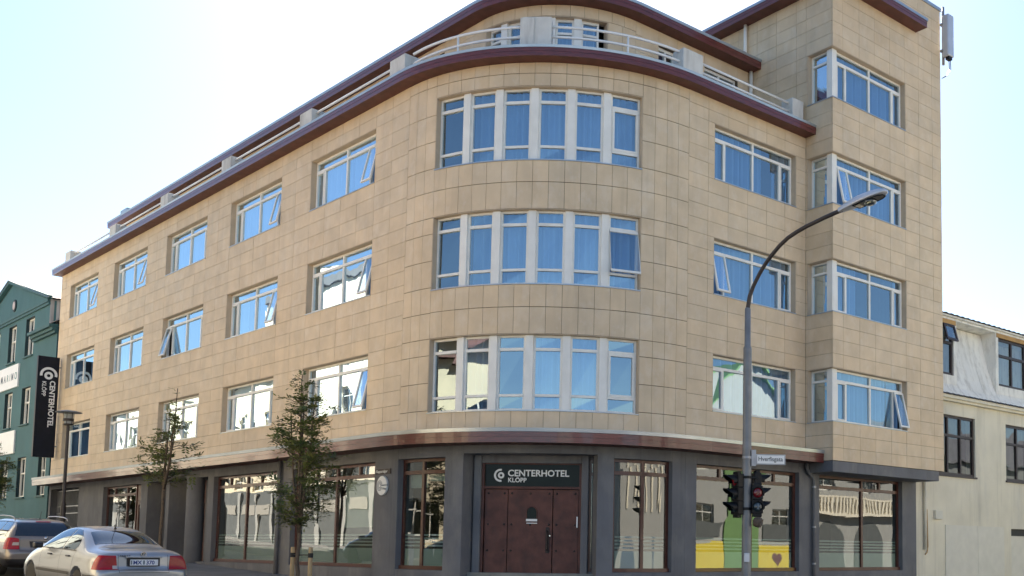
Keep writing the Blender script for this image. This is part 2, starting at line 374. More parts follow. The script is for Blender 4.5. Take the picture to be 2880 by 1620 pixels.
ground_poly('pavement_opposite', 'paving', [(-13.5, -14), (-9.9, -14), (-14.6, 62), (-18, 62)], 0.08)
ground_poly('pavement_south', 'paving', [(-3, -18.5), (60, -18.5), (60, -13.6), (-3, -13.6)], 0.08)

# ------------------------------------------------------------------ hotel
HOTEL = thing('hotel_building', 'beige stone-clad corner hotel with rounded corner, brown cornices and white windows', 'building')
# --- panel grids
def lin(a, b, n): return [a + (b - a) * k / n for k in range(n + 1)]
LW = [(31.3756, 27.8931), (26.0325, 22.5309), (20.6758, 17.1683), (15.3247, 11.785), (9.9623, 6.4289)]
WZ = [(5.049 + 3 * k, 6.529 + 3 * k) for k in range(4)]
AZ = [(4.748 + 3 * k, 6.574 + 3 * k) for k in range(3)]
PL, PR_ = 11.604, 70.574
zflat = [4.25, 4.67]
for k in range(3):
    zflat += [5.049 + 3 * k + 0.37 * j for j in range(4)] + [6.529 + 3 * k + 0.38 * j for j in range(4)]
zflat = [z for z in zflat if z < 12.6] + [12.84, 13.15]
us = [TT, 5.62]
for hi, lo in reversed(LW):
    us += lin(lo, hi, 4)
    i = LW.index((hi, lo)); nxt = LW[i - 1][1] if i > 0 else None
    if nxt: us.append((hi + nxt) / 2)
us += [32.0, SEND]; us = sorted(us)
cells = []      # (M, u0, u1, z0, z1, n, off)
def grid(M, us, zs, opens, off=0.0, n=1):
    for a, b in zip(us[:-1], us[1:]):
        for c, d in zip(zs[:-1], zs[1:]):
            u0, u1, ok = a, b, True
            for (oa, ob, oc, od) in opens:
                if c < od - 0.02 and d > oc + 0.02 and u0 < ob - 1e-3 and u1 > oa + 1e-3:
                    if u0 >= oa - 1e-3 and u1 <= ob + 1e-3: ok = False; break
                    if u0 < oa: u1 = oa
                    else: u0 = ob
            if ok and u1 - u0 > 0.03: cells.append((M, u0, u1, c, d, n, off))
grid(ML, us, zflat, [(lo, hi, z0, z1) for hi, lo in LW for z0, z1 in WZ[:3]])
phs_in = lin(PL, PR_, 14); phs_l = lin(0, PL, 3); phs_r = lin(PR_, PHT, 4)
zside = [4.25, 4.82, 5.49, 6.16, 6.565, 7.2, 7.83, 8.49, 9.16, 9.565, 10.22, 10.8, 11.48, 12.15, 12.88, 13.15]
grid(MA, phs_l, zside, [], n=2); grid(MA, phs_r, zside, [], n=2)
for zz in ([4.25, 4.748], [6.574, 7.21, 7.748], [9.574, 10.22, 10.748], [12.574, 12.88, 13.15]): grid(MA, phs_in, zz, [], n=2)
RO = [(5.722, 8.8979, z0, z1) for z0, z1 in WZ[:3]]
grid(MRt, [TT, 5.505, 6.23, 6.955, 7.69, 8.43, XB], zflat, RO)
zb = [4.0, 4.35, 4.70]
for k in range(4): zb += [5.049 + 3 * k + 0.37 * j for j in range(4)] + [6.529 + 3 * k + 0.38 * j for j in range(4)]
zb = [z for z in zb if z < 15.6] + [15.53 + 0.36 * j for j in range(1, 6)]
zb_front = zb + [17.69, 18.05, 18.45]; zb_side = zb
BO = [(XB, XR, z0, z1) for z0, z1 in WZ]
grid(MRt, [XB - 0.001, 9.75, 10.485, 11.2, 11.93, 12.67, 13.39, 14.1, XE], zb_front, [(XB, XR, z0, z1) for z0, z1 in WZ], off=PB)
def MT(y, o, z): return (XB - o, y, z)            # west face of the bay / tower
grid(MT, [-PB + 0.034, -0.002], [z for z in zb_side if z < 17.3] + [17.3], [(-PB - 1, 1.0, z0, z1) for z0, z1 in WZ])
for z0, z1 in WZ: grid(MT, [-0.055, -0.002], [z0, z0 + .37, z0 + .74, z0 + 1.11, z1], [])
grid(MT, [-0.002, 0.356, 1.13, 1.9, 2.68, 3.46, 4.24, 5.0, 5.8], [13.2, 13.65, 14.05, 14.42, 14.79, 15.16, 15.53, 15.89, 16.25, 16.61, 16.97, 17.3], [])
OP = -2.15                                        # penthouse wall behind the terrace
PWIN = (2.3, 69.5)
for a in ([15.46, 15.76],): grid(lambda u, o, z: MA(u, o, z), lin(0, PHT, 12), a, [], off=OP, n=2)
for rng in ((0, PWIN[0] + 0.01), (PWIN[1], PHT)): grid(MA, [rng[0], rng[1]] if rng[1] - rng[0] < 8 else lin(rng[0], rng[1], 2), [13.3, 13.95, 14.7, 15.46], [], off=OP, n=2)
PRW = [(5.64, 6.33, 13.3, 15.39), (7.39, 8.75, 13.3, 15.39)]; PLW = [(6.65, 8.6, 13.3, 15.47)]
grid(MRt, [TT, 5.64, 6.33, 7.39, 8.75, XB], [13.3, 13.7, 14.1, 14.5, 14.95, 15.39, 15.76], PRW, off=OP)
grid(ML, [TT, 5.6, 6.65, 7.6, 8.6] + lin(9.5, 32.4, 26), [13.3, 13.7, 14.1, 14.5, 14.95, 15.47, 15.76], PLW, off=OP)
def pix(P):
    d = Vector(P) - CAM; w = d.dot(_f)
    return 1910.26 + 2900.39 * d.dot(_r) / w, 1305.71 - 2900.39 * d.dot(_u) / w
def area(c):
    M, u0, u1, z0, z1, n, off = c
    q = [pix(M(u, off, z)) for u, z in ((u0, z0), (u1, z0), (u1, z1), (u0, z1))]
    cx = sum(a for a, b in q) / 4; cy = sum(b for a, b in q) / 4
    if not (-10 < cx < 2890 and -10 < cy < 1630): return 0
    if off == OP: return 0.01
    return abs(sum(q[k][0] * q[(k + 1) % 4][1] - q[(k + 1) % 4][0] * q[k][1] for k in range(4))) / 2
cells.sort(key=area, reverse=True)
G = 0.0042
def ptint():
    v = 1 + random.uniform(-0.04, 0.035); w = random.uniform(-0.015, 0.015); return (v * (1 + w), v, v * (1 - 1.4 * w))
rest = MB(); back = MB()
for i, c in enumerate(cells):
    M, u0, u1, z0, z1, n, off = c
    gu = G / (RR * math.pi / 180) if M is MA or off == OP and u1 > 60 else G
    if M is not ML and M is not MRt and M is not MT and off == OP: gu = G / ((RR + OP) * math.pi / 180)
    j = random.uniform(-0.002, 0.002); Z = 0.0075 if M is MA else 0.0042
    back.fbox(M, XB + 0.035 if (M is MRt and off == PB and u0 < XB) else u0, u1, off - 0.27, off - 0.016, z0, z1, n)
    if i < 300:
        mb = MB(); mb.fbox(M, u0 + gu, u1 - gu, off - 0.03, off + j, z0 + Z, z1 - Z, n, t=ptint()); mb.build('stone_panel', 'stone', HOTEL)
    else:
        rest.fbox(M, u0 + gu, u1 - gu, off - 0.03, off + j, z0 + Z, z1 - Z, n, t=ptint())
rest.build('stone_panels', 'stone', HOTEL, kind='stuff')
back.build('wall', 'joint', HOTEL, recalc=True)
# end wall and core behind the rooms
def outline(o, s_end=SEND, back_=11.0):
    pts = [ML(s_end, o, 0)[:2]] + [MP(p, o, 0)[:2] for p in path_pts(-20, ARC + 4.4)][1:-1]
    pts += [(XB, -o), (XE - 0.02, -o), (XE - 0.02, 12.0), (10.5, 12.0), ML(13, -10.5, 0)[:2], ML(s_end, -10.5, 0)[:2]]
    return pts
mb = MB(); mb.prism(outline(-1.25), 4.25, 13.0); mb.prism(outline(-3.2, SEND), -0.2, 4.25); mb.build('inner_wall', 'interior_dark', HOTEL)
mb = MB()
for z in (4.02, 7.25, 10.25): mb.prism(outline(-0.30), z, z + 0.22)
mb.build('floor_slab', 'interior', HOTEL)
mb = MB(); mb.prism(outline(-0.05), 13.0, 13.22)
mb.fbox(ML, SEND - 0.25, SEND, -10.5, -0.02, -0.3, 13.1); mb.fbox(ML, SEND - 0.27, SEND - 0.01, -10, OP - .02, 13.2, 15.8)
mb.box(XE - 0.24, XE - 0.02, -PB + 0.03, 12, 4.0, 18.3); mb.box(XE - 0.26, XE - 0.08, 0.46, 12, -0.3, 4.0)
mb.build('terrace_deck', 'render_grey', HOTEL)
# penthouse and tower mass
mb = MB()
def pent(o): return [ML(32.4, o, 0)[:2]] + [MP(p, o, 0)[:2] for p in path_pts(-20, ARC + 4.4)][1:-1] + [(XB + 0.3, -o), (XB + 0.3, 9.5), (10.5, 10.5), ML(13, -9.5, 0)[:2], ML(32.4, -9.5, 0)[:2]]
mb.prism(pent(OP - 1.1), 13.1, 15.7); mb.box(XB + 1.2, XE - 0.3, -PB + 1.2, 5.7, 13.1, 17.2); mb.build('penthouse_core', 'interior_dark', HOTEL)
mb = MB(); mb.prism(pent(OP + 0.2), 15.77, 15.93); mb.box(XB + 0.05, XE - 0.25, -PB + 0.3, 5.8, 17.3, 17.5); mb.build('roof', 'roof_dark', HOTEL)
mb = MB(); mb.box(XB + 0.2, XE - 0.25, 5.55, 5.8, 13.2, 17.3); mb.build('back_wall', 'render_grey', HOTEL)
# --- cornices: brown boarded fascia, dark soffit, grey metal capping
def cornice(name, o_in, o_out, z, p0, p1, h1=0.20, h2=0.09, capback=None):
    f = MB(); o = o_out
    sweep(f, [(o_in, z), (o - 0.012, z), (o - 0.012, z + 0.10), (o - 0.012, z + h1), (o_in, z + h1)], p0, p1)
    r = f.build(name, 'soffit', HOTEL); smooth_angle(r, 30)
    # fascia boards: two courses split into lengths
    for (za, zc, d) in ((z - 0.006, z + h1 * 0.52, 0.010), (z + h1 * 0.52 + 0.004, z + h1 + 0.002, 0.016)):
        p = p0
        while p < p1 - 0.05:
            q = min(p + 3.6, p1); b = MB(); sweep(b, [(o - 0.011, za), (o - 0.012 + d, za), (o - 0.012 + d, zc), (o - 0.011, zc)], p + 0.002, q - 0.002); smooth_angle(b.build('fascia_board', 'wood', r), 30); p = q
    c = MB(); cb = o_in if capback is None else capback
    sweep(c, [(cb, z + h1 + 0.006), (o + 0.012, z + h1 + 0.006), (o + 0.022, z + h1 + h2 * 0.9), (cb, z + h1 + h2 + 0.03)], p0 - 0.01, p1 + 0.001); smooth_angle(c.build('capping', 'capmetal', r), 30)
    return r
PEND = ARC + (XB - TT)
cornice('cornice', -0.25, 0.37, 13.15, -(SEND - TT) - 0.12, PEND - 0.004, 0.19, 0.075)
cornice('penthouse_cornice', OP - 0.15, -1.73, 15.765, -(32.85 - TT), PEND - 0.004, 0.20, 0.09)
CAN = cornice('canopy', -0.1, 0.65, 3.955, -(SEND - TT) - 0.1, PEND - 0.003, 0.235, 0.10)
def MB_w(p, o, z):                                 # tower roof edge: west side then front
    if p < 0: return (XB - o, -PB - o * 0 - p if False else -PB - p, z) if p < -o - 1e-6 else (XB - o, -PB - o, z)
    return (XB - o + p, -PB - o, z)
def tower_cornice():
    z, h1, h2, o = 17.30, 0.19, 0.085, 0.41
    f = MB()
    f.box(XB - o, XB - 0.001, -PB - o, 5.6, z, z + h1); f.box(XB, 13.25, -PB - o, -PB - 0.001, z, z + h1)
    r = f.build('tower_cornice', 'soffit', HOTEL)
    for za, zc, d in ((z - 0.006, z + 0.10, 0.010), (z + 0.104, z + h1 + 0.002, 0.016)):
        b = MB(); b.box(XB - o - d, XB - o + 0.001, -PB - o - d, 5.6, za, zc); b.build('fascia_board', 'wood', r)
        b = MB(); b.box(XB - o + 0.001, 13.25, -PB - o - d, -PB - o + 0.001, za, zc); b.build('fascia_board', 'wood', r)
        b = MB(); b.box(13.249, 13.25 + d, -PB - o, -PB - 0.002, za, zc); b.build('fascia_board', 'wood', r)
    c = MB(); c.box(XB - o - 0.03, XB - 0.001, -PB - o - 0.03, 5.6, z + h1 + 0.004, z + h1 + h2); c.box(XB - 0.0005, 13.28, -PB - o - 0.03, -PB - 0.002, z + h1 + 0.004, z + h1 + h2); c.build('capping', 'capmetal', r)
    c = MB(); c.box(XB + 0.0, XE + 0.03, -PB - 0.035, -PB + 0.30, 18.45, 18.55); c.build('parapet_capping', 'capmetal', HOTEL)
    c = MB(); c.box(XB + 0.02, XE, -PB + 0.02, -PB + 0.28, 17.4, 18.45); c.build('parapet', 'joint', HOTEL)
tower_cornice()
# slab under the bay
mb = MB(); mb.box(XB + 0.02, XE - 0.25, -PB + 0.02, -0.02, 3.70, 3.992); mb.build('bay_soffit', 'render_grey', HOTEL)
# --- terrace posts and rails
def post(M, u0, u1, ztop, n=1, step=True):
    mb = MB(); w = u1 - u0
    mb.fbox(M, u0, u1, -0.42, 0.0, 13.2, ztop, n)
    if step: mb.fbox(M, u0 - w * 0.07, u0 + w * 0.42, -0.37, 0.028, 13.2, ztop - 0.03, n)
    mb.build('terrace_post', 'concrete_white', HOTEL, bevel=0.012)
for s in (32.05, 26.5, 21.15, 15.88, 10.45, 5.5): post(ML, s - 0.36, s + 0.36, 14.15)
post(MRt, 4.62, 5.28, 14.18); post(MRt, 8.74, 9.2, 14.17); post(MA, 37.4, 45.2, 14.285, 4, True)
def rail(M, u0, u1, z, o=-0.14, r=0.032):
    n = 20 if M is MA else 1
    mb = MB(); mb.tube([M(u0 + (u1 - u0) * k / n, o, z) for k in range(n + 1)], r, 10); o_ = mb.build('handrail', 'railpaint', HOTEL, smooth=True)
posts_s = [5.5, 10.45, 15.88, 21.15, 26.5, 32.05]
for a, b in zip(posts_s[:-1], posts_s[1:]):
    for z in (14.03, 13.80): rail(ML, a + 0.34, b - 0.34, z)
for a, b in ((-1.5, 37.6), (45.0, PHT + 1.0)):
    for z in (14.10, 13.85): rail(MA, a, b, z)
for z in (14.04, 13.80): rail(MRt, 5.26, 8.76, z)
for ph in (17.3, 66.5): 
    mb = MB(); mb.tube([MA(ph, -0.14, 13.3), MA(ph, -0.14, 14.1)], 0.026, 8); mb.build('rail_post', 'railpaint', HOTEL, smooth=True)
# --- windows
def bar(mb, M, u0, u1, o0, o1, z0, z1): mb.fbox(M, min(u0, u1), max(u0, u1), o0, o1, z0, z1, 1)
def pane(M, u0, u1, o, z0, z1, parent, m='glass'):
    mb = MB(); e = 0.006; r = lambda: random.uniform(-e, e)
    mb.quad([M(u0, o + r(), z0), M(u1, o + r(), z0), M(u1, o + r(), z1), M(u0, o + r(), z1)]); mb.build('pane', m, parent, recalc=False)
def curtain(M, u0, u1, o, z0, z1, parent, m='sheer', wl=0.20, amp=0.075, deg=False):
    k = 1.0 if not deg else R(1) * (RR + o)
    n = max(4, int(abs(u1 - u0) * k / (wl / 8))); ph = random.uniform(0, 6); mb = MB(); pts = []
    f2 = random.uniform(0.3, 0.6)
    for i in range(n + 1):
        u = u0 + (u1 - u0) * i / n; x = u * k / wl * 2 * math.pi
        oo = o + amp * math.sin(x + ph + 0.9 * math.sin(x * f2)); pts.append((u, oo))
    for a, b in zip(pts[:-1], pts[1:]): mb.quad([M(a[0], a[1], z0), M(b[0], b[1], z0), M(b[0], b[1], z1), M(a[0], a[1], z1)])
    mb.build('curtain', m, parent, recalc=False, smooth=False)
def sash(M, u0, u1, o, z0, z1, parent, ang=13.0, fw=0.05):
    """top-hung sash swung outwards: frame and glass in one swinging piece"""
    a = R(ang); H = z1 - z0
    def T(d, t): return (o + d * math.sin(a) + t * math.cos(a), z1 - d * math.cos(a) + t * math.sin(a))
    mb = MB()
    def slab(ua, ub, d0, d1, t0, t1, mi=0):
        p = []
        for t in (t0, t1):
            for u, d in ((ua, d0), (ub, d0), (ub, d1), (ua, d1)):
                oo, zz = T(d, t); p.append(M(u, oo, zz))
        mb.hexa(p, mi)
    slab(u0, u1, 0, fw, 0, .045); slab(u0, u1, H - fw, H, 0, .045); slab(u0, u0 + fw, fw, H - fw, 0, .045); slab(u1 - fw, u1, fw, H - fw, 0, .045)
    p = []
    for u, d in ((u0 + fw, fw), (u1 - fw, fw), (u1 - fw, H - fw), (u0 + fw, H - fw)):
        oo, zz = T(d, 0.022); p.append(M(u, oo, zz))
    mb.quad(p, 1); mb.build('sash', ['white_paint', 'glass'], parent)
def reveal(M, u0, u1, z0, z1, off=0.0, d=0.265, left=True, right=True, n=1):
    mb = MB(); w = 0.016
    if M is MA: wu = w / (RR * R(1))
    else: wu = w
    if left: mb.fbox(M, u0, u0 + wu, off - d, off - 0.006, z0, z1)
    if right: mb.fbox(M, u1 - wu, u1, off - d, off - 0.006, z0, z1)
    mb.fbox(M, u0, u1, off - d, off - 0.006, z1 - w, z1, n); mb.build('reveal', 'reveal', HOTEL)
    mb = MB(); mb.fbox(M, u0 + (0.002 if left else -0.024), u1 - 0.002, off - d, off + 0.022, z0 - 0.004, z0 + 0.022, n); mb.build('sill', 'capmetal', HOTEL)
def flat_window(M, u0, u1, z0, z1, off=0.0, opn=None, curt=True, nar=0.50, left_frame=True, cover=None, cmat='sheer'):
    o1, o0 = off - 0.165, off - 0.235; og = off - 0.20; fw = 0.055
    a, b, c, d = u0 + 0.02, u1 - 0.02, z0 + 0.026, z1 - 0.02
    zt = d - 0.31; mid = (a + b) / 2
    mb = MB()
    bar(mb, M, a, b, o0, o1, d - fw, d); bar(mb, M, a, b, o0, o1, c, c + fw); bar(mb, M, a, a + fw, o0, o1, c + fw, d - fw); bar(mb, M, b - fw, b, o0, o1, c + fw, d - fw)
    bar(mb, M, a + fw, b - fw, o0, o1 + 0.012, zt - 0.035, zt + 0.035)
    bar(mb, M, mid - 0.032, mid + 0.032, o0, o1 + 0.006, c + fw, zt - 0.035); bar(mb, M, mid - 0.032, mid + 0.032, o0, o1 + 0.006, zt + 0.035, d - fw)
    for u in (a + nar, b - nar): bar(mb, M, u - 0.03, u + 0.03, o0, o1 + 0.004, c + fw, zt - 0.035)
    w = mb.build('window', 'white_paint', HOTEL)
    pane(M, a + fw, mid - .03, og, zt + .03, d - fw, w); pane(M, mid + .03, b - fw, og, zt + .03, d - fw, w)
    pane(M, a + nar + .03, mid - .03, og, c + fw, zt - .03, w); pane(M, mid + .03, b - nar - .03, og, c + fw, zt - .03, w)
    for key, (ua, ub) in (('lo', (a + fw, a + nar - .03)), ('hi', (b - nar + .03, b - fw))):
        if opn == key: sash(M, ua - 0.03, ub + 0.03, o1 + 0.004, c + fw - 0.02, zt - 0.03, w)
        else:
            f = MB(); t = 0.035
            bar(f, M, ua, ub, o0 + .02, o1 + .02, zt - .035 - t, zt - .036); bar(f, M, ua, ub, o0 + .02, o1 + .02, c + fw, c + fw + t); bar(f, M, ua, ua + t, o0 + .02, o1 + .02, c + fw + t, zt - .035 - t); bar(f, M, ub - t, ub, o0 + .02, o1 + .02, c + fw + t, zt - .035 - t)
            f.build('sash_frame', 'white_paint', w); pane(M, ua + t, ub - t, og + 0.01, c + fw + t, zt - .035 - t, w)
    if curt:
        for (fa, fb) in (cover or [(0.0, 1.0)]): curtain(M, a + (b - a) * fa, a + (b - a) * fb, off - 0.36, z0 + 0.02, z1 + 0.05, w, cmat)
    return w
opens = {(1, 3): 'lo', (2, 3): 'lo', (4, 3): 'lo', (5, 3): 'lo', (5, 2): 'lo', (4, 2): 'lo', (3, 2): 'hi', (5, 1): 'lo'}
covers = {(3, 3): [(0.0, 1.0)], (5, 2): [(0.1, 0.9)], (4, 2): [(0.02, 0.5), (0.8, 1)], (5, 3): [(0, .47), (.5, 1.0)], (2, 1): [(0, .45), (.6, 1)], (3, 1): [(0, .3), (.72, 1)], (1, 2): [(0, .35), (.7, 1)], (2, 2): [(0, .3), (.7, 1.0)], (3, 2): [(0, .25), (.75, 1)]}
for ci, (hi, lo) in enumerate(LW):
    for ri in range(3):
        z0, z1 = WZ[ri]; reveal(ML, lo, hi, z0, z1)
        flat_window(ML, lo, hi, z0, z1, opn=opens.get((ci + 1, ri + 1)), cover=covers.get((ci + 1, ri + 1)))
for ri in range(3):
    z0, z1 = WZ[ri]; reveal(MRt, 5.722, 8.8979, z0, z1)
    flat_window(MRt, 5.722, 8.8979, z0, z1, opn='lo' if ri == 1 else None, cover={2: [(0, .66), (.8, 1)], 1: [(0, 1.0)], 0: [(0, 1)]}[ri])
# bay windows with a glazed corner
for ri in range(4):
    z0, z1 = WZ[ri]
    reveal(MRt, XB + 0.004, XR, z0, z1, off=PB, left=False); 
    mb = MB(); mb.fbox(MT, -PB + 0.268, -0.057, -0.265, -0.006, z1 - 0.016, z1); mb.fbox(MT, -0.074, -0.058, -0.265, -0.006, z0, z1); mb.build('reveal', 'reveal', HOTEL)
    mb = MB(); mb.fbox(MT, -PB + 0.268, -0.057, -0.265, 0.022, z0 - 0.004, z0 + 0.022); mb.build('sill', 'capmetal', HOTEL)
    # corner post
    mb = MB(); mb.box(XB + 0.10, XB + 0.30, -PB + 0.10, -PB + 0.30, z0 + 0.022, z1 - 0.016); mb.build('corner_post', 'white_paint', HOTEL, bevel=0.01)
    cv = {3: [(0, 1)], 2: [(0, 1)], 1: [(.02, .36), (.93, 1)], 0: [(0, .78), (.86, 1)]}[ri]
    w = flat_window(MRt, XB + 0.28, XR, z0, z1, off=PB, opn={2: 'lo', 0: 'hi'}.get(ri), cover=cv, nar=0.46)
    s0, s1 = -PB + 0.28, -0.076; o1, o0 = -0.165, -0.235; mb = MB(); c, d = z0 + 0.024, z1 - 0.018; fw = 0.05; zt = d - 0.31
    bar(mb, MT, s0, s1, o0, o1, d - fw, d); bar(mb, MT, s0, s1, o0, o1, c, c + fw); bar(mb, MT, s0, s0 + fw, o0, o1, c + fw, d - fw); bar(mb, MT, s1 - fw, s1, o0, o1, c + fw, d - fw); bar(mb, MT, s0 + fw, s1 - fw, o0, o1 + .01, zt - .03, zt + .03)
    w2 = mb.build('window', 'white_paint', HOTEL); pane(MT, s0 + fw, s1 - fw, -0.2, c + fw, zt - .03, w2); pane(MT, s0 + fw, s1 - fw, -0.2, zt + .03, d - fw, w2)
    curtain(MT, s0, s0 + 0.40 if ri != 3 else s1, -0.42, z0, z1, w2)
# rounded corner: six tall lights between broad white posts
NW = 6; PIT = (PR_ - PL) / NW
for ri in range(3):
    z0, z1 = AZ[ri]; reveal(MA, PL, PR_, z0, z1, n=24)
    for k in range(NW + 1):
        if 0 < k < NW:
            p = PL + PIT * k; mb = MB(); mb.fbox(MA, p - 1.05, p + 1.05, -0.26, -0.085, z0 + 0.024, z1 - 0.018, 2); mb.build('mullion_post', 'white_paint', HOTEL, bevel=0.008)
    for k in range(NW):
        a = PL + PIT * k + (1.06 if k else 0.20); b = PL + PIT * (k + 1) - (1.06 if k < NW - 1 else 0.20)
        c, d = z0 + 0.024, z1 - 0.018; o1, o0 = -0.145, -0.215; og = -0.18; fu = 0.55; fw = 0.05; t1 = d - 0.33; t2 = c + 0.36
        mb = MB()
        bar(mb, MA, a, b, o0, o1, d - fw, d); bar(mb, MA, a, b, o0, o1, c, c + fw); bar(mb, MA, a, a + fu, o0, o1, c + fw, d - fw); bar(mb, MA, b - fu, b, o0, o1, c + fw, d - fw)
        bar(mb, MA, a + fu, b - fu, o0, o1 + .01, t1 - .035, t1 + .035); bar(mb, MA, a + fu, b - fu, o0, o1 + .01, t2 - .03, t2 + .03)
        w = mb.build('window', 'white_paint', HOTEL)
        pane(MA, a + fu, b - fu, og, t1 + .03, d - fw, w); pane(MA, a + fu, b - fu, og, c + fw, t2 - .03, w)
        if ri == 1 and k == 5: sash(MA, a + fu * 0.3, b - fu * 0.3, o1 + 0.005, t2 - .02, t1 - .03, w, 11, 0.055)
        elif k == 5:
            f = MB(); f.fbox(MA, a + fu, b - fu, o0 + .02, o1 + .02, t1 - .09, t1 - .036); f.fbox(MA, a + fu, b - fu, o0 + .02, o1 + .02, t2 + .031, t2 + .085); f.fbox(MA, a + fu, a + fu + .6, o0 + .02, o1 + .02, t2 + .085, t1 - .09); f.fbox(MA, b - fu - .6, b - fu, o0 + .02, o1 + .02, t2 + .085, t1 - .09); f.build('sash_frame', 'white_paint', w)
            pane(MA, a + fu + .5, b - fu - .5, og + .01, t2 + .08, t1 - .09, w)
        else: pane(MA, a + fu, b - fu, og, t2 + .03, t1 - .03, w)
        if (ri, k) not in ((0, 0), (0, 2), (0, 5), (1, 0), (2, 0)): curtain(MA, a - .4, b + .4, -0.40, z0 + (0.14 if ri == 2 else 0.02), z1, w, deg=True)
# penthouse windows behind the rail
def PA(u, o, z): return MA(u, o + OP, z)
mb = MB(); mb.fbox(PA, PWIN[0], PWIN[1], -0.26, -0.01, 15.44, 15.46, 16); mb.fbox(PA, PWIN[0], PWIN[0] + 0.4, -0.26, -0.01, 13.3, 15.45); mb.fbox(PA, PWIN[1] - 0.4, PWIN[1], -0.26, -0.01, 13.3, 15.45); mb.build('reveal', 'reveal', HOTEL)
for k in range(5):
    a = PWIN[0] + 0.6 + k * 13.3; b = a + 13.0 - 3.6; mb = MB(); bar(mb, PA, a, b, -.22, -.15, 15.37, 15.44); bar(mb, PA, a, a + 1.0, -.22, -.15, 13.35, 15.37); bar(mb, PA, b - 1.0, b, -.22, -.15, 13.35, 15.37); bar(mb, PA, a + 1, b - 1, -.22, -.14, 15.02, 15.08); bar(mb, PA, a + 1, b - 1, -.22, -.14, 14.35, 14.42); bar(mb, PA, a + 1, b - 1, -.22, -.14, 13.33, 13.40)
    w = mb.build('window', 'white_paint', HOTEL)
    for za, zc in ((13.4, 14.36), (14.41, 15.03), (15.07, 15.38)): pane(PA, a + 1, b - 1, -.19, za, zc, w)
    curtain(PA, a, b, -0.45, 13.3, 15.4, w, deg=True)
    if k < 4: mb = MB(); mb.fbox(PA, b + 0.02, b + 3.85, -.26, -.06, 13.3, 15.44, 2); mb.build('mullion_post', 'white_paint', HOTEL)
for M, lst in ((MRt, PRW), (ML, PLW)):
    for (a, b, z0, z1) in lst:
        mb = MB(); o0, o1 = OP - .2, OP - .12
        bar(mb, M, a, b, o0, o1, z1 - .08, z1); bar(mb, M, a, a + .06, o0, o1, z0, z1 - .08); bar(mb, M, b - .06, b, o0, o1, z0, z1 - .08); bar(mb, M, a + .06, b - .06, o0, o1, z0, z0 + .08); bar(mb, M, (a + b) / 2 - .03, (a + b) / 2 + .03, o0, o1, z0 + .08, z1 - .08)
        w = mb.build('window', 'white_paint', HOTEL); pane(M, a + .06, (a + b) / 2 - .03, OP - .16, z0 + .08, z1 - .08, w); pane(M, (a + b) / 2 + .03, b - .06, OP - .16, z0 + .08, z1 - .08, w)
# drain pipes on the tower and terrace
mb = MB(); mb.tube([(XB - 0.09, 2.30, 16.05), (XB - 0.09, 2.30, 17.31)], 0.055, 10); mb.build('drainpipe', 'white_paint', HOTEL, smooth=True)
mb = MB(); mb.tube([(XB - 0.09, 2.06, 13.25), (XB - 0.09, 2.06, 15.77)], 0.055, 10); mb.build('drainpipe', 'white_paint', HOTEL, smooth=True)
mb = MB(); mb.fbox(ML, 31.6, 32.4, -2.6, -2.1, 15.9, 16.55); mb.build('roof_duct', 'capmetal', HOTEL)
# ------------------------------------------------------------------ hotel ground floor
GF = MB()
ZL, ZS = 3.69, 1.02                                  # window head, sill
def pier(M, u0, u1, n=1, o0=-0.45, o1=0.0, z1=4.0): GF.fbox(M, u0, u1, o0, o1, -0.4, z1, n)
def lintel(M, u0, u1, n=1, z=ZL, o0=-0.45): GF.fbox(M, u0, u1, o0, -0.002, z, 3.999, n)
def plinth(M, u0, u1, n=1, z=ZS, o1=-0.002): GF.fbox(M, u0, u1, -0.45, o1, -0.4, z, n)
# left street side (from the corner outwards)
pier(ML, TT, 5.9); plinth(ML, 5.9, 10.35); lintel(ML, 5.9, 10.35); pier(ML, 10.35, 11.2); plinth(ML, 11.2, 15.65); lintel(ML, 11.2, 15.65); pier(ML, 15.65, 16.1)
lintel(ML, 16.1, 19.27, z=3.72, o0=-1.1); GF.fbox(ML, 16.1, 21.27, -1.4, -0.001, -0.4, 1.0)
GF.fbox(ML, 16.1, 21.27, -1.45, 0.14, -0.4, 0.93)
pier(ML, 19.27, 19.56, o0=-1.0); lintel(ML, 19.56, 21.27, z=3.72, o0=-1.1); pier(ML, 21.27, 21.9, o0=-0.8)
plinth(ML, 21.9, 25.85); lintel(ML, 21.9, 25.85); pier(ML, 25.85, 28.75); lintel(ML, 28.75, 32.42, z=3.80); pier(ML, 32.42, SEND)
GF.fbox(ML, 28.75, 32.42, -0.45, -0.02, -0.4, gz(30) + 0.1)
# rounded corner
pier(MA, 0, 0.15, 1); plinth(MA, 0.15, 18.4, 8); lintel(MA, 0.15, 18.4, 8); pier(MA, 18.4, 24.0, 3, o0=-0.9); pier(MA, 59.6, 63.95, 3, o0=-0.9)
lintel(MA, 24.0, 59.6, 14, z=3.76, o0=-1.0); plinth(MA, 63.95, 81.4, 8); lintel(MA, 63.95, 81.4, 8); pier(MA, 81.4, PHT, 3)
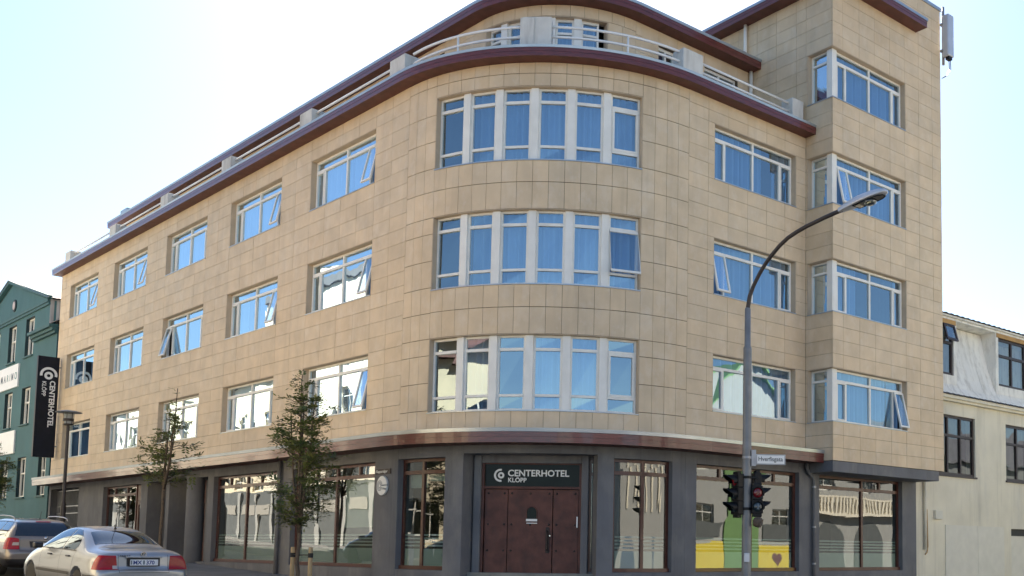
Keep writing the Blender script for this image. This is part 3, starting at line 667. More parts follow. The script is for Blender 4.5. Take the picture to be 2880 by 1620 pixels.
# right street side
pier(MRt, TT, 5.2); plinth(MRt, 5.2, 9.05); lintel(MRt, 5.2, 9.05); pier(MRt, 9.05, 9.9); plinth(MRt, 9.9, 13.8); lintel(MRt, 9.9, 13.8, z=3.69); pier(MRt, 13.8, 14.517)
GFO = GF.build('ground_floor_wall', 'render_grey', HOTEL, bevel=0.02)
mb = MB(); mb.tube([ML(17.08, -0.02, 0.93), ML(17.08, -0.02, 3.73)], 0.27, 18); o = mb.build('column', 'render_grey', HOTEL); smooth_angle(o, 40)
mb = MB(); mb.prism([MP(p, -0.3, 0)[:2] for p in path_pts(-(28.6 - TT), PEND + 5)] + [(14.3, 3.5), (6, 5), ML(15, -3.5, 0)[:2], ML(28.6, -3.5, 0)[:2]], 0.6, 0.98); mb.build('interior_floor', 'interior', HOTEL)
mb = MB(); mb.prism([MP(p, -0.46, 0)[:2] for p in path_pts(-(28.6 - TT), PEND + 5)] + [(14.3, 3.5), (6, 5), ML(15, -3.5, 0)[:2], ML(28.6, -3.5, 0)[:2]], 3.85, 3.95); mb.build('interior_ceiling', 'interior', HOTEL)
def shop_window(M, u0, u1, mulls, tops, z0=ZS, z1=ZL, off=-0.15, film=True, deg=False, n=4, zt=3.36, stripes=True, door=None):
    """brown timber shop front: transom lights over tall panes, frosted band low on the glass"""
    k = 1 / (RR * R(1)) if deg else 1.0; fw = 0.07 * k; hb = 0.045; o0, o1 = off - 0.07, off; nn = n if deg else 1
    mb = MB(); c, d = z0 + 0.004, z1 - 0.004
    mb.fbox(M, u0, u1, o0, o1, d - 0.07, d, nn); mb.fbox(M, u0, u1, o0, o1 + .05, c, c + 0.09, nn); mb.fbox(M, u0, u0 + fw, o0, o1, c + .09, d - .07); mb.fbox(M, u1 - fw, u1, o0, o1, c + .09, d - .07)
    mb.fbox(M, u0 + fw, u1 - fw, o0, o1 + .012, zt - hb, zt + hb, nn)
    for u in mulls: mb.fbox(M, u - fw * .6, u + fw * .6, o0, o1 + .006, c + .09, zt - hb)
    for u in tops: mb.fbox(M, u - fw * .5, u + fw * .5, o0, o1 + .006, zt + hb, d - .07)
    w = mb.build('shop_window', 'brown_frame', HOTEL)
    ed = [u0 + fw] + list(mulls) + [u1 - fw]
    for a, b in zip(ed[:-1], ed[1:]):
        pane(M, a, b, off - .035, c + .085, zt - hb + .004, w, 'shop_glass')
        if film:
            f = MB(); f.fbox(M, a + fw * .6, b - fw * .6, off - .052, off - .047, c + .09, 1.52, nn); f.build('frosted_film', 'film', w)
            if stripes:
                for j in range(4):
                    f = MB(); f.fbox(M, a + fw * .6, b - fw * .6, off - .052, off - .047, 1.575 + j * .085, 1.615 + j * .085, nn); f.build('film_stripe', 'film', w)
    ed = [u0 + fw] + list(tops) + [u1 - fw]
    for a, b in zip(ed[:-1], ed[1:]): pane(M, a, b, off - .035, zt + hb - .004, d - .066, w, 'shop_glass')
    return w
wA = shop_window(ML, 5.9, 10.35, [8.07], [6.9, 8.07, 9.2]); wB = shop_window(ML, 11.2, 15.65, [13.55], [12.6, 13.55, 14.75])
wC = shop_window(ML, 22.75, 25.85, [23.7], [23.7, 25.0], film=False); shop_window(MRt, 5.2, 9.05, [7.3], [6.15, 7.3, 8.2]); shop_window(MRt, 9.9, 13.8, [12.0], [12.0, 12.85])
shop_window(MA, 0.15, 18.4, [9.2], [9.2], deg=True); shop_window(MA, 63.95, 81.4, [72.9], [72.9], deg=True)
# roller blinds and pale inner walls that show in the ground-floor rooms
for (M, a, b, z0, z1) in ((ML, 6.0, 7.9, 2.05, 3.35), (MA, 1, 9, 3.0, 3.36), (MA, 9.5, 18, 3.15, 3.36)):
    mb = MB(); mb.fbox(M, a, b, -0.34, -0.33, z0, z1, 4); mb.build('roller_blind', 'film', HOTEL)
# side doors in the left street front
def timber_door(u0, u1, off, glazed=True):
    mb = MB(); z0, z1 = 1.0, 3.1
    mb.fbox(ML, u0, u1, off - .06, off, z0, z0 + .62); mb.fbox(ML, u0, u1, off - .06, off, z1 - .14, z1); mb.fbox(ML, u0, u0 + .13, off - .06, off, z0 + .62, z1 - .14); mb.fbox(ML, u1 - .13, u1, off - .06, off, z0 + .62, z1 - .14)
    d = mb.build('door', 'brown_frame', HOTEL); pane(ML, u0 + .12, u1 - .12, off - .03, z0 + .61, z1 - .13, d, 'shop_glass')
    mb = MB(); p0 = ML(u0 + .2, off + .05, 1.95); p1 = ML(u0 + .2, off + .05, 2.25); mb.tube([p0, p1], .015, 8); mb.build('handle', 'chrome', d)
    mb = MB(); mb.fbox(ML, u0, u1, off - .06, off, z1 + .01, 3.72); mb.build('door_head', 'brown_frame', d)
timber_door(16.55, 17.5, -0.75); timber_door(18.0, 18.95, -0.75); timber_door(21.92, 22.72, -0.18)
for u0, u1 in ((16.1, 16.55), (17.5, 18.0), (18.95, 19.27)): mb = MB(); mb.fbox(ML, u0, u1, -0.85, -0.72, 0.99, 3.73); mb.build('door_surround', 'render_grey', HOTEL)
shop_window(ML, 19.56, 21.27, [20.4], [20.4], off=-0.7, film=False, z0=1.0, z1=3.72)
# passage gate with iron bars
mb = MB()
for z in (1.05, 2.75, 3.05, 3.7): mb.fbox(ML, 28.8, 32.38, -0.28, -0.25, z, z + .04)
g = mb.build('passage_gate', 'steel', HOTEL)
for k in range(25):
    mb = MB(); s = 28.86 + k * 0.146; mb.tube([ML(s, -.265, gz(28) + .2), ML(s, -.265, 3.76)], .011, 6); mb.build('bar', 'steel', g)
# down pipes
def downpipe(M, u, z0, z1, name='drainpipe'):
    mb = MB(); mb.tube([M(u - 0.33, 0.12, 3.97), M(u - 0.33, 0.12, 3.80), M(u - 0.25, 0.1, 3.72), M(u - 0.06, 0.085, 3.62), M(u, 0.085, 3.52), M(u, 0.085, z0)], 0.052, 10); d = mb.build(name, 'render_grey', HOTEL, smooth=True)
    for z in (3.3, 2.2, 1.2): b = MB(); b.tube([M(u, 0.085, z), M(u, 0.085, z + .05)], 0.06, 10); b.build('pipe_clip', 'steel', d)
downpipe(MRt, 9.57, gz(0) + .07, 3.9); 
mb = MB(); mb.tube([ML(10.95, 0.09, gz(10) + .07), ML(10.95, 0.09, 3.97)], 0.06, 10); mb.build('drainpipe', 'render_grey', HOTEL, smooth=True)
# ---- recessed entrance
PHM = 41.8; th = R(A0 + PHM); EN = Vector((math.cos(th), math.sin(th), 0)); ET = Vector((-math.sin(th), math.cos(th), 0)); CC = Vector((CX, CY, 0))
def MD(t, o, z):
    p = CC + EN * (4.45 + o) + ET * t; return (p.x, p.y, z)
DZ0, DZ1, DX0, DX1 = 0.55, 2.965, -1.17, 1.10
mb = MB(); mb.fbox(MD, -2.1, -1.70, -.4, .02, -.3, 3.78); mb.fbox(MD, -1.41, DX0 - .06, -.4, .10, -.3, 3.78); mb.fbox(MD, DX1 + .06, 1.33, -.4, .10, -.3, 3.78); mb.fbox(MD, 1.52, 2.05, -.4, .02, -.3, 3.78); mb.fbox(MD, DX0 - .06, DX1 + .06, -.4, .06, 3.58, 3.78); mb.fbox(MD, -1.7, -1.41, -.4, .0, 3.69, 3.78); mb.fbox(MD, 1.33, 1.52, -.4, 0, 3.69, 3.78); mb.fbox(MD, -1.7, -1.41, -.4, 0, -.3, 1.02); mb.fbox(MD, 1.33, 1.52, -.4, 0, -.3, 1.02)
mb.build('entrance_surround', 'render_grey', HOTEL, bevel=0.02)
mb = MB(); mb.prism([MA(p, -0.02, 0)[:2] for p in lin(24, 59.6, 10)] + [MD(1.6, -.3, 0)[:2], MD(-1.7, -.3, 0)[:2]], -0.3, DZ0 - 0.01); mb.build('doorstep', 'render_grey', HOTEL)
for a, b in ((-1.70, -1.41), (1.33, 1.52)):
    w = MB(); w.fbox(MD, a, b, -.12, -.05, 3.6, 3.69); w.fbox(MD, a, b, -.12, -.05, 1.02, 1.1); w.fbox(MD, b - .05 if a < 0 else a, b if a < 0 else a + .05, -.12, -.05, 1.1, 3.6); w.fbox(MD, a, b, -.12, -.045, 3.3, 3.38); w = w.build('side_light', 'brown_frame', HOTEL); pane(MD, a, b, -.09, 1.1, 3.3, w, 'shop_glass'); pane(MD, a, b, -.09, 3.38, 3.6, w, 'shop_glass')
mb = MB(); mb.fbox(MD, DX0 - .055, DX0, -.2, .03, DZ0, 3.575); mb.fbox(MD, DX1, DX1 + .055, -.2, .03, DZ0, 3.575); mb.fbox(MD, DX0, DX1, -.15, .03, DZ1 + .005, DZ1 + .06); mb.fbox(MD, DX0, DX1, -.15, .0, 3.555, 3.58)
DOOR = mb.build('entrance_door', 'door_metal', HOTEL)
lv = [DX0 + .005, -0.60, 0.475, DX1 - .005]
for k in range(3):
    mb = MB(); mb.fbox(MD, lv[k] + .008, lv[k + 1] - .008, -.09, -.02 if k == 1 else -.035, DZ0 + .01, DZ1 - .004); lf = mb.build('door_leaf', 'door_metal', DOOR, bevel=0.006); 
    a, b = lv[k] + .09, lv[k + 1] - .09
    xs = (a, (a + b) / 2, b) if k == 1 else (a, b)
    for z in (2.86, 2.12, 1.5, 0.75):
        for x in xs:
            if k == 1 and z == 1.5 and x == xs[1]: continue
            c = MB(); o_ = -.02 if k == 1 else -.035; c.lathe(MD(x, o_, z), [(0.028, 0.0), (0.024, 0.012), (0.010, 0.02)], 10, axis=EN); c.build('door_stud', 'bolt', DOOR)
def MDz(t, z, o): return MD(t, o, z)
mb = MB(); n = 16; pts = [(-.145, 2.18), (.10, 2.18)] + [(-.0225 + .1225 * math.cos(math.pi * k / n), 2.42 + .125 * math.sin(math.pi * k / n)) for k in range(n + 1)]
mb.quad([MD(t, -.012, z) for t, z in pts]); mb.build('porthole', 'dark_glass', DOOR, recalc=False)
ring = MB()
for (ta, za), (tb, zb_) in zip(pts, pts[1:] + pts[:1]): ring.tube([MD(ta, -.012, za), MD(tb, -.012, zb_)], .012, 6)
ring.build('porthole_rim', 'door_metal', DOOR)
mb = MB(); mb.fbox(MD, -.155, .11, -.018, .004, 2.20, 2.255); mb.fbox(MD, -.145, .11, -.018, .002, 2.145, 2.165); mb.build('letter_plate', 'lettering', DOOR)
mb = MB(); mb.fbox(MD, .32, .40, -.02, .0, 1.45, 2.06); mb.tube([MD(.36, 0, 1.98), MD(.36, .055, 1.95), MD(.36, .055, 1.55), MD(.36, 0, 1.52)], .016, 8); mb.build('door_pull', 'bolt', DOOR)
mb = MB(); mb.lathe(MD(.42, -.018, 1.86), [(.018, 0), (.016, .02)], 10, axis=EN); mb.build('lock', 'chrome', DOOR)
mb = MB(); mb.fbox(MD, 1.045, 1.075, -.03, .0, 2.06, 2.32); mb.build('notice_strip', 'white_board', DOOR)
mb = MB(); mb.tube([MD(-1.69, .16, 1.52), MD(-1.69, .16, 2.08)], .022, 10); o = mb.build('entrance_handle', 'chrome', HOTEL, smooth=True)
mb = MB(); mb.fbox(MD, 1.555, 1.63, .02, .05, 1.98, 2.43); ic = mb.build('intercom', 'white_board', HOTEL)
for k in range(4): mb = MB(); mb.fbox(MD, 1.57, 1.615, .05, .055, 2.01 + k * .06, 2.05 + k * .06); mb.build('button', 'text_black', ic)
mb = MB(); mb.fbox(MD, 1.57, 1.615, .05, .055, 2.26, 2.40); mb.build('button_plate', 'text_black', ic)

# ------------------------------------------------------------------ signs
def ring_sector(mb, F, cx, cy, r0, r1, a0, a1, n=24, d=0.006):
    for k in range(n):
        t0, t1 = R(a0 + (a1 - a0) * k / n), R(a0 + (a1 - a0) * (k + 1) / n)
        q = [(cx + r * math.cos(t), cy + r * math.sin(t)) for r, t in ((r0, t0), (r1, t0), (r1, t1), (r0, t1))]
        mb.hexa([F(x, y, 0.0) for x, y in q] + [F(x, y, d) for x, y in q])
def logo(name, F, cx, cy, r, material, parent, rot=0):
    """open letter-C ring around a ring with a dot"""
    mb = MB(); ring_sector(mb, F, cx, cy, r * 0.70, r, 78 + rot, 282 + rot)
    ring_sector(mb, F, cx + 0.1 * r * math.cos(R(rot)), cy + 0.1 * r * math.sin(R(rot)), r * 0.20, r * 0.50, rot, 360 + rot); mb.build(name, material, parent)
SG = thing('entrance_sign', 'dark green sign board above the entrance door reading CENTERHOTEL KLÖPP', 'sign')
mb = MB(); mb.fbox(MD, DX0 + .004, DX1 - .004, -.10, -.04, DZ1 + .066, 3.553); mb.build('board', 'dark_glass', SG)
FD = lambda x, y, d: MD(x, -.0395 + d, y)
logo('emblem', FD, -0.80, 3.29, 0.155, 'lettering', SG)
put_text('lettering', 'CENTERHOTEL', 0.215, MD(-.625, -.036, 3.275), ET, (0, 0, 1), 'lettering', SG, 0.003, 0.005, sx=1.0)
put_text('lettering', 'KLÖPP', 0.15, MD(-.62, -.036, 3.13), ET, (0, 0, 1), 'lettering', SG, 0.003, 0.003, sx=1.0)
# projecting vertical sign
VS = thing('projecting_sign', 'tall black vertical sign with white CENTERHOTEL KLÖPP lettering projecting from the hotel wall', 'sign')
s0 = 32.05; mb = MB(); mb.fbox(ML, s0 - .10, s0 + .10, 0.09, 0.90, 5.14, 9.45); mb.build('board', 'black_board', VS, bevel=0.008)
for z in (5.6, 9.0): mb = MB(); mb.fbox(ML, s0 - .03, s0 + .03, -0.03, 0.10, z, z + .06); mb.build('bracket', 'steel', VS)
FV = lambda x, y, d: ML(s0 - .1005 - d, 0.90 - x, y)            # x from the outer edge towards the wall
logo('emblem', FV, 0.42, 8.66, 0.33, 'lettering', VS, rot=-90)
put_text('lettering', 'CENTERHOTEL', 0.285, ML(s0 - .104, 0.41, 8.42), (0, 0, -1), NL, 'lettering', VS, 0.003, 0.008, sx=1.02)
put_text('lettering', 'KLÖPP', 0.215, ML(s0 - .104, 0.70, 8.38), (0, 0, -1), NL, 'lettering', VS, 0.003, 0.003, sx=1.0)
# round plate beside the window and street plaque
RS = thing('round_sign', 'round pale CenterHotel Klöpp sign fixed to the grey pier', 'sign')
mb = MB(); mb.lathe(ML(5.45, 0.0, 3.07), [(0.20, 0.0), (0.245, 0.01), (0.245, 0.05), (0.235, 0.06)], 36, axis=-NL); mb.build('plate', 'white_board', RS)
FS = lambda x, y, d: ML(5.45 - x, 0.0605 + d, 3.07 + y)
mb = MB()
for r in (.045, .08, .115): ring_sector(mb, FS, -.09, 0.0, r, r + .014, 20, 340, d=.003)
mb.build('emblem', 'text_grey', RS)
put_text('lettering', 'CenterHotel', 0.072, ML(5.45 + .06, 0.064, 3.06), -DL, (0, 0, 1), 'text_grey', RS, 0.002)
put_text('lettering', 'Klöpp', 0.072, ML(5.45 - .05, 0.064, 2.97), -DL, (0, 0, 1), 'text_grey', RS, 0.002)
PQ = thing('street_plaque', 'small dark street name plaque above the round sign on the pier', 'sign')
mb = MB(); mb.fbox(ML, 5.12, 5.83, 0.0, 0.025, 3.36, 3.485); mb.build('plate', 'dark_frame', PQ)
put_text('lettering', 'Klapparstígur', 0.10, ML(5.80, 0.0275, 3.395), -DL, (0, 0, 1), 'white_board', PQ, 0.002, 0.001, sx=1.02)
# antenna on the tower edge
AN = thing('antenna_panel', 'grey mobile antenna panel bracketed to the right edge of the tower', 'antenna')
mb = MB(); mb.box(14.53, 14.85, -1.30, -1.06, 16.92, 18.27); mb.build('radome', 'lamp_shell', AN, bevel=0.04)
mb = MB(); mb.tube([(14.70, -1.0, 16.75), (14.70, -1.0, 18.62)], 0.045, 10); mb.build('mast', 'steel', AN, smooth=True)
for z in (17.1, 17.95): mb = MB(); mb.box(14.52, 15.02, -1.10, -1.0, z, z + .07); mb.build('bracket', 'steel', AN)
mb = MB(); mb.box(14.60, 14.78, -1.27, -1.14, 16.83, 16.92)
for dx in (0, .08): mb.tube([(14.70 + dx, -1.2, 16.86), (14.72 + dx, -1.2, 16.55), (14.66 + dx * .5, -1.12, 16.35), (14.60, -1.0, 16.28)], 0.012, 6)
mb.build('cable', 'signal_black', AN)
# ------------------------------------------------------------------ neighbouring houses
def wall_with_openings(mb, M, u0, u1, z0, z1, opens, o0, o1, mi=0):
    """wall slab cut into strips round rectangular openings (ua,ub,za,zb)"""
    us_ = sorted({u0, u1} | {x for a in opens for x in a[:2] if u0 < x < u1})
    for a, b in zip(us_[:-1], us_[1:]):
        z = z0
        for (ua, ub, za, zc) in sorted([q for q in opens if q[0] < (a + b) / 2 < q[1]], key=lambda q: q[2]):
            if za > z: mb.fbox(M, a, b, o0, o1, z, za, 1, mi)
            z = zc
        if z1 > z: mb.fbox(M, a, b, o0, o1, z, z1, 1, mi)
def grid_window(M, u0, u1, z0, z1, cols, rows, off, fm, parent, glass='far_glass', fw=0.07, bw=0.05, sill=None, back=True, name='window'):
    """cols/rows: fractions of the bars inside the frame"""
    mb = MB(); o0, o1 = off - .07, off
    bar(mb, M, u0, u1, o0, o1, z1 - fw, z1); bar(mb, M, u0, u1, o0, o1, z0, z0 + fw); bar(mb, M, u0, u0 + fw, o0, o1, z0 + fw, z1 - fw); bar(mb, M, u1 - fw, u1, o0, o1, z0 + fw, z1 - fw)
    ce = [u0 + fw] + [u0 + (u1 - u0) * c for c in cols] + [u1 - fw]; re = [z0 + fw] + [z0 + (z1 - z0) * r for r in rows] + [z1 - fw]
    for r in re[1:-1]: bar(mb, M, u0 + fw, u1 - fw, o0, o1 + .01, r - bw / 2, r + bw / 2)
    for c in ce[1:-1]:
        for a, b in zip(re[:-1], re[1:]): bar(mb, M, c - bw / 2, c + bw / 2, o0, o1 + .005, a + (bw / 2 if a != re[0] else 0), b - (bw / 2 if b != re[-1] else 0))
    w = mb.build(name, fm, parent)
    for a, b in zip(ce[:-1], ce[1:]):
        for c, d in zip(re[:-1], re[1:]): pane(M, a, b, off - .04, c, d, w, glass)
    if sill: s = MB(); s.fbox(M, u0 - .06, u1 + .06, off - .02, 0.06, z0 - .07, z0 - .002); s.build('sill', sill, w)
    if back: s = MB(); s.fbox(M, u0, u1, off - .5, off - .45, z0, z1); s.build('net_curtain', 'interior', w)
    return w
# ---- teal house with a front gable, next along the left street
TE = thing('teal_house', 'teal green rendered house with a front gable and tall white windows', 'building')
T0, T1 = 32.95, 48.2; zt0 = 10.95
tcols = [(39.42, 40.72), (36.5, 37.85), (33.48, 34.6)]; trow = [(10.18, 12.0), (6.98, 8.72), (3.60, 5.45)]
op = []
for ci, (a, b) in enumerate(tcols + [(42.3, 43.6), (45.2, 46.5)]):
    for ri, (c, d) in enumerate(trow):
        if ri == 0 and ci == 2: continue
        op.append((a, b, c, d))
mb = MB(); G0, G1, GR = 34.25, 46.95, 40.6
wall_with_openings(mb, ML, T0, T1, -0.3, zt0, [q if q[3] < zt0 else (q[0], q[1], q[2], 99) for q in op], -0.35, -0.02)
wall_with_openings(mb, ML, G0, G1, zt0, 12.37, [(q[0], q[1], -9, q[3]) for q in op if q[3] > zt0], -0.35, -0.021)
def tri(mb, M, a, b, c, o0, o1):
    p = [M(u, o, z) for o in (o0, o1) for u, z in (a, b, c)]; i = len(mb.v); mb.v += p
    for f in ((0, 1, 2), (5, 4, 3), (0, 3, 4, 1), (1, 4, 5, 2), (2, 5, 3, 0)): mb.f.append(tuple(i + k for k in f)); mb.m.append(0); mb.t.append(None)
tri(mb, ML, (G0, 12.37), (G1, 12.37), (GR, 14.1), -0.35, -0.021)
mb.fbox(ML, T0, T0 + .3, -9, -.35, -.3, zt0); mb.fbox(ML, T1 - .3, T1, -9, -.35, -.3, zt0); mb.fbox(ML, T0, T1, -9.3, -9, -.3, zt0)
mb.build('wall', 'teal', TE)
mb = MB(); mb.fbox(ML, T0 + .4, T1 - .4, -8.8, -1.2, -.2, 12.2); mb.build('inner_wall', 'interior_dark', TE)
for (a, b, c, d) in op:
    # upper row: tilted top light on one
    grid_window(ML, a, b, c, d, (0.5,), (0.60,), -0.16, 'white_paint', TE, fw=.075, bw=.06, sill='teal_trim', back=False)
    mb = MB(); mb.fbox(ML, b - .014, b - .001, -.30, -.022, c, d); mb.fbox(ML, a, b, -.30, -.022, d - .013, d - .001); mb.build('reveal', 'teal_dark', TE)
    mb = MB(); mb.fbox(ML, a, b, -.7, -.66, c, d); mb.build('net_curtain', 'net', TE)
# mouldings: string course under the gable, raking cornices, eaves
mb = MB(); mb.fbox(ML, G0 - .02, G1 + .02, -.02, .10, 12.28, 12.40); mb.fbox(ML, G0 - .02, G1 + .02, -.02, .06, 12.16, 12.275); mb.build('string_course', 'teal_trim', TE)
for a, b in (((G0 - .25, 12.42), (GR, 14.2)), ((G1 + .25, 12.42), (GR, 14.2))):
    mb = MB(); p = []
    for o in (-.03, .16):
        for (u, z), dz in ((a, 0), (b, 0), (b, .16), (a, .16)): p.append(ML(u, o, z + dz - .05))
    mb.hexa(p); mb.build('raking_cornice', 'teal_trim', TE)
for a, b in ((T0 - .1, 36.2), (45.0, T1 + .1)):
    mb = MB(); mb.fbox(ML, a, b, -.02, .34, 10.93, 11.06); mb.fbox(ML, a, b, -.02, .22, 10.80, 10.925); mb.fbox(ML, a, b, -.02, .12, 10.68, 10.795); mb.build('eaves_moulding', 'teal_trim', TE)
mb = MB(); mb.lathe(ML(39.95, -.03, 12.98), [(.30, 0), (.30, .05), (.25, .06)], 24, axis=-NL); ow = mb.build('round_window', 'teal_dark', TE); mb = MB(); mb.lathe(ML(39.95, .035, 12.98), [(.2, 0), (.2, .01)], 20, axis=-NL); mb.build('pane', 'roof_pale', ow)
# roofs: main slope, gable slopes (pale corrugated), corrugated cheek
def corr_sheet(name, A, B, C_, D, n, amp, material, parent):
    """corrugated sheet between edge A->B and C->D"""
    A, B, C_, D = map(Vector, (A, B, C_, D)); nn = (B - A).cross(D - A).normalized(); mb = MB()
    for k in range(n):
        def P(t, e): 
            a = A.lerp(B, t); d = D.lerp(C_, t); return (a if e == 0 else d) + nn * amp * math.sin(t * n * math.pi / 2)
        mb.quad([P(k / n, 0), P((k + 1) / n, 0), P((k + 1) / n, 1), P(k / n, 1)])
    return mb.build(name, material, parent, recalc=False)
corr_sheet('roof', ML(G0 - .35, .2, 12.42), ML(G0 - .35, -6, 12.42), ML(GR, -6, 14.32), ML(GR, .2, 14.32), 120, .012, 'roof_pale', TE)
corr_sheet('roof', ML(GR, .2, 14.32), ML(GR, -6, 14.32), ML(G1 + .35, -6, 12.42), ML(G1 + .35, .2, 12.42), 120, .012, 'roof_pale', TE)
for ra, rb in ((T0 - .1, G0 - .02), (G1 + .02, T1 + .1)): corr_sheet('roof', ML(ra, .3, 11.07), ML(rb, .3, 11.07), ML(rb, -4.8, 14.3), ML(ra, -4.8, 14.3), 24, .012, 'roof_pale', TE)
corr_sheet('roof', ML(G0, -2.2, 12.65), ML(G1, -2.2, 12.65), ML(G1, -4.8, 14.3), ML(G0, -4.8, 14.3), 160, .012, 'roof_pale', TE)
corr_sheet('roof', ML(T0 - .1, -4.8, 14.3), ML(T1 + .1, -4.8, 14.3), ML(T1 + .1, -9.5, 11), ML(T0 - .1, -9.5, 11), 100, .012, 'roof_pale', TE)
corr_sheet('gable_cheek', ML(G0 - .005, -.02, 11.0), ML(G0 - .005, -4.2, 11.0), ML(G0 - .005, -4.2, 12.42), ML(G0 - .005, -.02, 12.42), 60, .014, 'corrugated', TE)
mb = MB(); P = [ML(T0 + .01, o, z) for o, z in ((0, 10.9), (-9.3, 10.9), (-4.8, 14.2))]; mb.quad(P); mb.build('end_gable', 'corrugated', TE, recalc=False)
MS = thing('shop_sign', 'white rectangular MARIMO sign board on the teal house', 'sign')
mb = MB(); mb.fbox(ML, 38.45, 41.65, -.02, .05, 8.88, 9.98); mb.build('board', 'white_board', MS)
x = 41.35
for ch, mm in zip('MARIMO', ('text_grey', 'text_grey', 'text_teal', 'text_teal', 'text_grey', 'text_teal')):
    put_text('letter', ch, 0.50, ML(x, .056, 9.25), -DL, (0, 0, 1), mm, MS, 0.003, -0.006 if ch in 'RI' else 0.002, sx=0.95); x -= {'M': .56, 'A': .50, 'R': .48, 'I': .28, 'O': .5}[ch]
BS = thing('blank_sign', 'plain white sign board lower down on the teal house', 'sign')
mb = MB(); mb.fbox(ML, 38.4, 41.4, -.02, .05, 5.70, 6.79); mb.build('board', 'white_board', BS, bevel=0.005)
# ---- white mansard house on the right
WH = thing('white_house', 'weathered cream house with dormers in a pale mansard roof, right of the hotel', 'building')
W0, W1 = 14.52, 30.0; MW = lambda x, o, z: (x, 0.03 - o, z)
wins = [(15.6, 17.96, 4.05, 6.0), (19.9, 22.3, 4.05, 6.0), (24.2, 26.6, 4.05, 6.0)]
mb = MB(); wall_with_openings(mb, MW, W0, W1, -.3, 6.42, wins + [(20.17, 23.0, -.3, 2.40)], -.35, 0.0); mb.box(W0, W0 + .3, .38, 9, -.3, 9.2); mb.box(W0 + .3, W1, 8.7, 9, -.3, 9.0); mb.build('wall', 'cream_wall', WH)
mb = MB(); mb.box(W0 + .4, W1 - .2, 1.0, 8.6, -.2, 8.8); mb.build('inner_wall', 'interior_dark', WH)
for (a, b, c, d) in wins:
    w = grid_window(MW, a, b, c, d, (0.345, 0.665), (0.66,), -.06, 'dark_frame', WH, fw=.085, bw=.08, back=False)
    s = MB(); s.fbox(MW, a - .04, b + .04, -.06, .05, c - .06, c - .003); s.build('sill', 'dark_frame', w)
    mb = MB(); mb.fbox(MW, a, b, -.75, -.70, c, d); mb.build('net_curtain', 'interior', w)
# panels of the garage wall, door, meter box, pipe
mb = MB()
for a, b in ((16.12, 18.0), (18.012, 19.66)): mb.fbox(MW, a, b, -.002, .03, -.2, 2.44)
mb.build('garage_panel', 'pale_panel', WH)
mb = MB(); mb.fbox(MW, 20.2, 22.97, -.2, -.14, -.2, 2.16); d = mb.build('door', 'pale_panel', WH); mb = MB(); mb.fbox(MW, 20.17, 23.0, -.25, -.12, 2.16, 2.40); mb.build('door_head', 'text_black', d)
mb = MB(); mb.fbox(MW, 15.48, 15.86, 0, .10, 2.61, 2.88); mb.build('meter_box', 'pale_panel', WH, bevel=.01)
mb = MB(); mb.tube([MW(14.93, .07, 3.95), MW(14.95, .07, 1.65)], .05, 8); mb.tube([MW(15.06, .05, 2.9), MW(15.1, .05, 1.75), MW(15.05, .05, 1.56), MW(14.94, .06, 1.5)], .018, 6, 1); mb.build('drainpipe', ['cream_wall', 'ochre'], WH, smooth=True)
# eaves, gutter and bell-cast mansard
mb = MB(); mb.fbox(MW, W0 - .02, W1, -.05, .16, 6.42, 6.50); mb.fbox(MW, W0 - .02, W1, -.05, .24, 6.50, 6.60); mb.build('eaves_moulding', 'cream_wall', WH)
corr_sheet('eaves_sheet', MW(W0, .30, 6.61), MW(W1, .30, 6.61), MW(W1, .02, 6.72), MW(W0, .02, 6.72), 190, .012, 'roof_dark', WH)
prof = [(0.10, 6.66), (-0.10, 6.95), (-0.26, 7.35), (-0.42, 7.9), (-0.58, 8.5), (-0.72, 9.15)]
dorm = [(15.3, 17.10), (19.55, 22.7), (25.0, 27.2)]
edges = [W0 + .05]
for a, b in dorm: edges += [a, b]
edges.append(W1); mb = MB()
for i in range(len(edges) - 1):
    a, b = edges[i], edges[i + 1]; isd = i % 2 == 1
    n = max(1, int((b - a) / 0.62))
    for k in range(n):
        x0, x1 = a + (b - a) * k / n, a + (b - a) * (k + 1) / n
        for (o0, z0), (o1, z1) in zip(prof[:-1], prof[1:]):
            if isd and z0 > 7.0: continue
            mb.quad([MW(x0 + .004, o0, z0), MW(x1 - .004, o0, z0), MW(x1 - .004, o1, z1), MW(x0 + .004, o1, z1)])
            if not isd: mb.quad([MW(x1 - .006, o0 + .008, z0), MW(x1 + .006, o0 + .008, z0), MW(x1 + .006, o1 + .008, z1), MW(x1 - .006, o1 + .008, z1)])
mb.build('mansard_slope', 'mansard', WH, recalc=False)
mb = MB(); mb.box(W0 + .3, W1 - .1, .9, 1.0, 6.6, 9.3); mb.build('mansard_back', 'mansard', WH)
